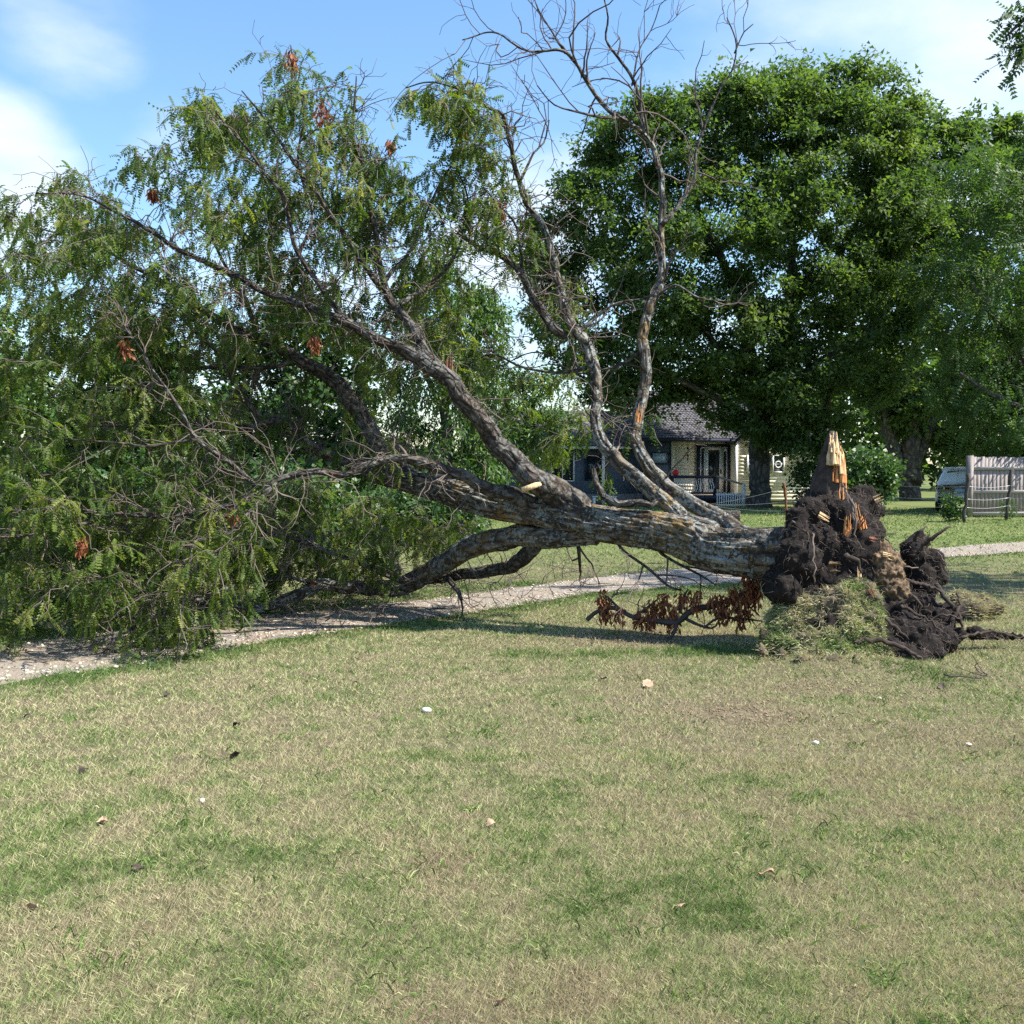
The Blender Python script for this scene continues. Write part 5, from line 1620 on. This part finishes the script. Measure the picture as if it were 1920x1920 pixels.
# roofs
roof((hu(1150), -.45, 2.98), (0.0, -.45, 2.98), (.9, 3.6, 5.4), (hu(1165), 3.6, 5.4), seed=201, rows=26, cols=34)
roof((hu(860), -.25, 2.62), (hu(1199), -.25, 2.62), (hu(1199), 3.6, 4.4), (hu(900), 3.6, 4.4), seed=202, rows=12, cols=22)
roof((-.28, -.85, 2.80), (-.28, 4.5, 2.80), (GX, 4.5, GP + .12), (GX, -.85, GP + .12), seed=203, rows=20, cols=24)
roof((hu(1550) + .28, 4.5, 2.80), (hu(1550) + .28, -.85, 2.80), (GX + .003, -.85, GP + .12), (GX + .003, 4.5, GP + .12), seed=204, rows=20, cols=24)
roof((hu(1502), -1.25, 2.80), (hu(1558), -1.25, 2.80), (hu(1550), -.62, 3.45), (hu(1506), -.62, 3.45), seed=205, rows=6, cols=8)
mb = MB(); mb.box(hu(1504), hu(1556), -1.2, -.62, 2.63, 2.72); mb.build('soffit', M['soffit'], HOUSE)
mb = MB(); mb.box(hu(1150), -.3, -.55, -.46, 2.84, 2.97); mb.build('gutter', M['trim_navy'], HOUSE)
mb = MB(); mb.box(hu(1040), hu(1196), -.35, -.26, 2.50, 2.61); mb.build('gutter', M['trim_white'], HOUSE)
mb = MB(); mb.box(hu(1119), hu(1124), -.2, -.08, 0, 2.5); mb.build('porch_post', M['trim_white'], HOUSE)

# the deck with its railing and steps
DECK = thing('wooden_deck', 'raised wooden deck with dark rail and curved white balusters before the entry door', 'deck', tuple(HOUSE.location), math.radians(10))
for i in range(9):
    mb = MB(); y = -2.25 + i * .24; mb.box(hu(1205), -.1, y, y + .23, .42, .47); mb.build('deck_board', M['deck'], DECK)
mb = MB(); mb.box(hu(1205), -.1, -2.3, -2.252, .28, .46); mb.build('rim_board', M['trim_navy'], DECK)
mb = MB(); mb.box(hu(1222), hu(1302), -2.30, -2.16, 1.22, 1.34); mb.build('top_rail', M['trim_navy'], DECK)
mb = MB(); mb.box(hu(1222), hu(1302), -2.27, -2.19, .56, .62); mb.build('bottom_rail', M['trim_navy'], DECK)
for px in (1223, 1302):
    mb = MB(); mb.box(hu(px) - .06, hu(px) + .06, -2.29, -2.17, .471, 1.22); mb.build('rail_post', M['trim_navy'], DECK)
tq = np.linspace(0, 1, 9)
bal = None
for i in range(17):
    x = hu(1228) + i * (hu(1298) - hu(1228)) / 16
    if bal is None:
        mb = MB(); mb.tube(np.stack([.035 * np.sin(tq * 6.28), -.10 * np.sin(tq * 3.14) ** 2 * (tq < 2), .62 + tq * .6], 1), .018, 6); bal = mb.mesh('baluster', True); bal.materials.append(M['trim_white'])
    o = bpy.data.objects.new('baluster', bal); COL.objects.link(o); o.parent = DECK; o.location = (x, -2.23, 0)
for i in range(4):
    mb = MB(); z = .42 - i * .115; y = -2.3 - i * .28; mb.box(hu(1340), hu(1340) + .95, y - .3, y - .002, z - .05, z); mb.build('stair_tread', M['deck'], DECK)
    mb = MB(); mb.box(hu(1340) + .01, hu(1340) + .94, y - .03, y - .004, z - .16, z - .052); mb.build('stair_riser', M['foundation'], DECK)
mb = MB(); mb.tube(np.array([(hu(1304), -2.25, 1.3), (hu(1337), -3.4, .95)]), .045, 8); mb.build('stair_rail', M['deck'], DECK)
mb = MB(); mb.box(hu(1336) - .05, hu(1336) + .05, -3.45, -3.35, 0, 1.0); mb.build('stair_post', M['trim_white'], DECK)
mb = MB(); mb.box(hu(1285), hu(1335), -3.42, -3.38, .52, .58); mb.box(hu(1285), hu(1335), -3.42, -3.38, .06, .1); mb.build('picket_rail', M['trim_white'], DECK)
pk = None
for i in range(12):
    if pk is None:
        mb = MB(); mb.box(-.02, .02, -.012, .012, .02, .62); pk = mb.mesh('picket'); pk.materials.append(M['trim_white'])
    o = bpy.data.objects.new('picket', pk); COL.objects.link(o); o.parent = DECK; o.location = (hu(1287) + i * .1, -3.435, 0)
# small things by the house
c6, s6 = math.cos(math.radians(10)), math.sin(math.radians(10))


def hw(x, y, z): return (ho[0] + x * c6 - y * s6, ho[1] + x * s6 + y * c6, z)


WC = thing('wind_chime', 'dark wind chime hanging before the cream siding beside the entry door', 'wind chime', hw(hu(1282), -.2, hz(850)))
mb = MB(); mb.tube(np.array([(0, 0, 0), (0, 0, .62)]), .006, 4); mb.build('cord', M['black_iron'], WC)
for k, (z, rr) in enumerate(((.22, .05), (.06, .035), (-.1, .055), (-.26, .04))):
    mb = MB(); mb.tube(np.array([(0, 0, z - .07), (0, 0, z), (0, 0, z + .06)]), [rr * .5, rr, rr * .4], 8); mb.build('chime_piece', M['black_iron'], WC, True)
mb = MB(); th = np.linspace(0, 1, 6)
mb.tube(np.stack([0 * th, 0 * th, th * .26], 1), [.09, .13, .14, .12, .10, .05], 10)
rp_ = mb.build('pot', M['red'], None, True); rp_.location = hw(hu(1229), -2.23, 1.342)
tag(rp_, 'small bright red object standing on the left end of the deck rail', 'ornament')
BEN = thing('bench', 'white slatted bench on the lawn before the left wing of the house', 'bench', hw(hu(1105), -1.8, 0), math.radians(6))
for k in range(3):
    mb = MB(); mb.box(-.5, .5, -.22 + k * .15, -.09 + k * .15, .42, .46); mb.build('seat_slat', M['trim_white'], BEN)
for sx in (-.45, .45):
    mb = MB(); mb.box(sx - .03, sx + .03, -.2, .2, 0, .418); mb.build('leg', M['trim_white'], BEN)
PO = thing('wooden_pole', 'brown wooden pole rising behind the house roof beside the broken spike', 'pole', (at(1551, 900, 56)[0], 56, 0))
p = np.array([[0, 0, 0], [.05, 0, 3], [0, 0, 6.2]]); V, Fq, uv, caps = tube(np.concatenate([p]), [.2, .18, .16], 12)
obj('shaft', mesh_np('shaft', V, [Fq, caps], uv), M['rust'], PO)

# cut log on the lawn
LG = thing('cut_log', 'short cut log lying on the shaded grass below the deck steps', 'log', tuple(gnd(1362, 984)))
Z0 = gnd(1362, 984)[1]
p = np.array([(-.75, .15, .21), (-.3, .06, .21), (.2, -.03, .21), (.37, -.06, .21)])
V, Fq, uv, caps = tube(p, [.2, .205, .2, .2], 20, bark_disp(.06, 4, 3))
obj('bark', mesh_np('bark', V, [Fq], uv), M['bark_limb'], LG)
mb = MB(); dvec = p[-1] - p[-2]; dvec /= np.linalg.norm(dvec)
mb.tube(np.array([p[-1] - dvec * .05, p[-1] + dvec * .004]), .193, 20); mb.build('sawn_end', M['log_end'], LG)
mb = MB(); mb.tube(np.array([p[0] - dvec * .004, p[0] + dvec * .05]), .193, 20); mb.build('sawn_end', M['log_end'], LG)

# ------------------------------------------------------------------ board fence
fo = gnd(1818, 970)
FB = thing('board_fence', 'weathered grey wooden board fence with three pale rails', 'fence', (fo[0], fo[1], 0), math.radians(9))
fx = fo[1] / F
FH = (970 - 857) * fx
for i in range(42):
    rr = np.random.default_rng(300 + i)
    mb = MB(); h = FH + rr.uniform(-.03, .03); x = .10 + i * .142
    z0 = .10 + rr.uniform(-.02, .02); wv = .136
    dx = rr.uniform(-.008, .008)
    mb.hexa([(x, .02, z0), (x + dx, .02, h), (x, .042, z0), (x + dx, .042, h), (x + wv, .02 + rr.uniform(0, .006), z0), (x + wv + dx, .02 + rr.uniform(0, .006), h), (x + wv, .042, z0), (x + wv + dx, .042, h)])
    mb.build('board', M['fence'], FB)
for z in ((970 - 878) * fx, (970 - 922) * fx, (970 - 963) * fx):
    mb = MB(); mb.box(.11, 6.05, -.028, .018, z - .05, z + .05); mb.build('rail', M['fence_rail'], FB)
for x in (0, 2.45, 4.9):
    mb = MB(); mb.box(x - .06, x + .07, .045 if x else -.06, .17, 0, FH + (.05 if not x else -.04)); mb.build('post', M['fence'], FB)

# ------------------------------------------------------------------ wire fence
WF = thing('wire_fence', 'three strand wire fence on thin rusty and dark posts across the yard', 'fence', tuple(gnd(1475, 1000)))
POSTS = [(1330, 975, 945, 'rust'), (1477, 990, 905, 'rust'), (1640, 968, 898, 'wire'), (1806, 980, 889, 'old_post'), (1886, 976, 880, 'old_post'), (2060, 985, 870, 'old_post')]
pw = []
for k, (px, yb, yt, mt) in enumerate(POSTS):
    b = gnd(px, yb); t = at(px + (10 if mt == 'old_post' else -6 if px == 1477 else 0), yt, b[1])
    rr = np.random.default_rng(k)
    ps_ = np.linspace(0, 1, 9)[:, None]
    pp = b * (1 - ps_) + t * ps_ + rr.normal(0, .012, (9, 3))
    rad = {'rust': .035, 'wire': .012, 'old_post': .055}[mt]
    V, Fq, uv, caps = tube(pp, np.full(9, rad) * (1 + rr.normal(0, .12, 9)), 8)
    obj('post', mesh_np('post', V, [Fq, caps], uv), M[mt], WF, world=True)
    pw.append((b, t))
for fr in (.40, .62, .95):
    pts = []
    for b, t in pw:
        H = 1.15
        f = fr * H / max(t[2] - b[2], .2)
        pts.append(b + (t - b) * min(f, 1.0) + np.array([0, -.05, 0]))
    q = []
    for a_, b_ in zip(pts[:-1], pts[1:]):
        for s in np.linspace(0, 1, 9)[:-1]:
            q.append(a_ * (1 - s) + b_ * s - np.array([0, 0, .05 * math.sin(math.pi * s)]))
    q.append(pts[-1])
    mb = MB(); mb.tube(np.array(q), .0055, 5); mb.build('wire', M['wire'], WF, True, world=True)

# ------------------------------------------------------------------ parked car, rear view (local: x across, y forward, z up)
CZ = 37.0
cb = at(1804, 958, CZ)
CAR = thing('parked_car', 'white hatchback seen from behind, parked beside the end of the board fence', 'car', (cb[0], cb[1], 0), math.radians(-23))
# stations along the length: (y, half width at sill, at belt, at roof, z sill, z belt, z roof)
st = [(0.0, .84, .86, .60, .38, 1.00, 1.02), (.10, .91, .91, .62, .30, 1.04, 1.22), (.35, .92, .92, .64, .28, 1.06, 1.56), (.75, .92, .92, .66, .28, 1.05, 1.66), (2.0, .92, .92, .68, .28, 1.02, 1.68), (2.7, .92, .91, .66, .28, 1.0, 1.56), (3.4, .91, .88, .70, .28, .98, 1.02), (4.2, .86, .82, .66, .30, .86, .88), (4.45, .76, .74, .6, .38, .72, .74)]
rows = []
for y, a, b, c, zs, zb, zr in st:
    sec = [(-a * .9, zs), (-a, zs + .15), (-b * 1.0, (zs + zb) / 2 + .1), (-b * .97, zb), (-c, zr - .06), (-c * .86, zr), (0, zr + .02), (c * .86, zr), (c, zr - .06), (b * .97, zb), (b, (zs + zb) / 2 + .1), (a, zs + .15), (a * .9, zs)]
    rows.append([(x, y, z) for x, z in sec])
Vc = np.array(rows); ns, nk = Vc.shape[:2]
i, j = np.meshgrid(np.arange(ns - 1), np.arange(nk), indexing='ij'); j2 = (j + 1) % nk
Fq = np.stack([(i * nk + j).ravel(), (i * nk + j2).ravel(), ((i + 1) * nk + j2).ravel(), ((i + 1) * nk + j).ravel()], 1)
me = mesh_np('body', Vc.reshape(-1, 3), [Fq, np.array([list(range(nk))]), np.array([list(range((ns - 1) * nk, ns * nk))[::-1]])])
body = obj('body', me, M['car_paint'], CAR)
mb = MB(); mb.hexa([(-.60, .075, 1.10), (-.52, .315, 1.53), (-.60, .10, 1.10), (-.52, .36, 1.53), (.60, .075, 1.10), (.52, .315, 1.53), (.60, .10, 1.10), (.52, .36, 1.53)]); mb.build('rear_window', M['car_glass'], CAR)
mb = MB(); mb.box(-.55, .55, .10, .42, 1.62, 1.68); mb.build('spoiler', M['car_paint'], CAR)
for s in (-1, 1):
    mb = MB(); V = [(s * .46, -.03, .86), (s * .50, -.025, 1.00), (s * .46, .03, .86), (s * .50, .05, 1.00), (s * .90, .05, .82), (s * .915, .06, 1.02), (s * .90, .22, .82), (s * .915, .22, 1.02)]
    mb.hexa(V); mb.build('tail_light', M['car_light'], CAR)
    mb = MB(); mb.hexa([(s * .93, .6, 1.08), (s * .72, .6, 1.52), (s * .90, .6, 1.08), (s * .69, .6, 1.52), (s * .93, 2.9, 1.05), (s * .72, 2.5, 1.52), (s * .90, 2.9, 1.05), (s * .69, 2.5, 1.52)]); mb.build('side_window', M['car_glass'], CAR)
mb = MB(); mb.box(-.26, .26, -.022, -.004, .72, .86); mb.build('licence_plate', M['plate'], CAR)
mb = MB(); mb.box(-.40, .40, -.015, -.001, .885, .91); mb.build('trim_strip', M['chrome'], CAR)
mb = MB(); mb.box(-.86, .86, -.05, .12, .32, .56); mb.build('bumper', M['car_plastic'], CAR)
for x in (-.82, .82):
    for y in (.85, 3.5):
        th = np.linspace(0, 1, 5)
        mb = MB(); mb.tube(np.array([(x - .1, y, .33), (x - .085, y, .33), (x + .085, y, .33), (x + .1, y, .33)]), [.29, .33, .33, .29], 20); wh = mb.build('wheel', M['rubber'], CAR, True)
        mb = MB(); s = 1 if x > 0 else -1; mb.tube(np.array([(x + s * .06, y, .33), (x + s * .108, y, .33)]), .2, 16); mb.build('rim', M['chrome'], wh, True)


# ------------------------------------------------------------------ small things on the lawn
def lawn_stone(px, py, rad, m, label, cat='stone', name='stone', seed=0, group=None):
    r = np.random.default_rng(seed)
    bm = bmesh.new(); bmesh.ops.create_icosphere(bm, subdivisions=2, radius=1)
    V = np.array([v.co[:] for v in bm.verts]); Fx = np.array([[v.index for v in f.verts] for f in bm.faces]); bm.free()
    V *= (1 + (fbm(V * 1.3 + seed * 7, 3, seed) - .5) * .9)[:, None] * np.array([1, .75, .55]) * rad
    o = obj(name, mesh_np(name, V, Fx, smooth=False), M[m])
    c = gnd(px, py); o.location = (c[0], c[1], float(hgt(c[0], c[1])) + rad * .42)
    o.rotation_euler = (0, 0, r.uniform(0, 6))
    return tag(o, label, cat, group)


lawn_stone(800, 1336, .034, 'white_stone', 'bright white stone in the middle of the lawn', seed=1)
lawn_stone(380, 1502, .017, 'white_stone', 'small white pebble on the left side of the lawn', seed=2)
lawn_stone(1530, 1393, .022, 'white_stone', 'white pebble on dry grass before the root plate', seed=3)
lawn_stone(1815, 1395, .02, 'stone', 'pale pebble near the right edge of the lawn', seed=4)
lawn_stone(1648, 1308, .02, 'stone', 'pale stone chip just below the torn turf', seed=6)


def lawn_leaf(px, py, L_, m, label, seed, group=None, name='dead_leaf', up=.012):
    r = np.random.default_rng(seed)
    u = np.linspace(0, 1, 7); s = np.linspace(-1, 1, 5)
    U, S = np.meshgrid(u, s, indexing='ij')
    wd = .42 * np.sin(U * math.pi) ** .7 * (1 + .25 * np.cos(U * 14))
    V = np.stack([U - .5, S * wd, .25 * S ** 2 * wd + .18 * np.sin(U * 5 + seed) + .08 * np.sin(S * 4 + U * 6)], -1).reshape(-1, 3) * L_
    i, j = np.meshgrid(np.arange(6), np.arange(4), indexing='ij'); a = (i * 5 + j).ravel()
    me = mesh_np(name, V, np.stack([a, a + 5, a + 6, a + 1], 1))
    o = obj(name, me, M[m])
    c = gnd(px, py); o.location = (c[0], c[1], float(hgt(c[0], c[1])) + up + L_ * .2)
    o.rotation_euler = (r.uniform(-.4, .4), r.uniform(-.4, .4), r.uniform(0, 6))
    return tag(o, label, 'leaf', group)


g_ = 'dry leaves lying on the lawn'
for i, (px, py, L_, m, lab) in enumerate([
    (1437, 1645, .062, 'dead_leaf', 'pinkish tan curled leaf alone on the right foreground lawn'), (920, 1554, .05, 'dead_leaf', 'tan curled leaf lying in the centre of the foreground lawn'),
    (1277, 1706, .04, 'dead_leaf', 'small tan leaf just left below the pinkish curled leaf'), (940, 1880, .035, 'dead_leaf', 'small pale leaf close to the bottom edge of the lawn'), (192, 1547, .055, 'dead_leaf', 'orange tan leaf on the left foreground lawn'), (60, 1706, .05, 'dead_leaf', 'pale pink leaf near the left edge of the foreground'),
    (440, 1424, .07, 'dark_leaf', 'blackish curled leaf on the left lawn, the larger of two'), (443, 1367, .055, 'dark_leaf', 'blackish curled leaf farther back on the left lawn'), (157, 1452, .06, 'dark_leaf', 'dark grey curled leaf on the far left lawn'), (258, 1634, .05, 'dark_leaf', 'dark brown curled leaf on the left foreground lawn'),
    (312, 1308, .05, 'dark_leaf', 'dark leaf near the shadow of the drooping boughs'), (1130, 1277, .06, 'dark_leaf', 'dark leaf on the lawn in front of the trunk shadow'), (1215, 1290, .09, 'rust_brown' if 'rust_brown' in M else 'dead_leaf', 'large brown leaf on the lawn before the dead branch'), (665, 1287, .05, 'dead_leaf', 'reddish tan leaf on the lawn in front of the resting limb'),
    (52, 1350, .05, 'dark_leaf', 'dark leaf near the left edge below the drive'), (1765, 1290, .06, 'dark_leaf', 'dark curled leaf on the grass right of the root plate')]):
    lawn_leaf(px, py, L_, m, lab, 400 + i, g_)
mb = MB()
for k in range(6):
    z = zigzag(gnd(1838 + k * 4, 1265 + k, .02), np.array([r.normal(), r.normal() * .6, .15]), r.uniform(.12, .3), .005, r, 5, .3); z[:, 2] = np.abs(z[:, 2]) + .015
    mb.tube(z[:, :3], z[:, 3], 5)
tag(mb.build('twig_pile', M['root_fibre'], None, True), 'small pale bundle of dry twigs on the grass right of the roots', 'twigs')
z = zigzag(gnd(1770, 1268, .03), np.array([1, -.4, .05]), .32, .008, r, 6, .2); z[:, 2] = np.abs(z[:, 2]) + .015
mb = MB(); mb.tube(z[:, :3], z[:, 3], 6); tag(mb.build('stick', M['old_post'], None, True), 'single dark stick on the green tuft beside the roots', 'stick')
for o in bpy.data.objects:
    if 'world_verts' in o: del o['world_verts']
print('TRIS', sum(sum(len(p.vertices) - 2 for p in o.data.polygons) if len(o.data.polygons) < 3000 else len(o.data.loops) - 2 * len(o.data.polygons) for o in bpy.data.objects if o.type == 'MESH'))
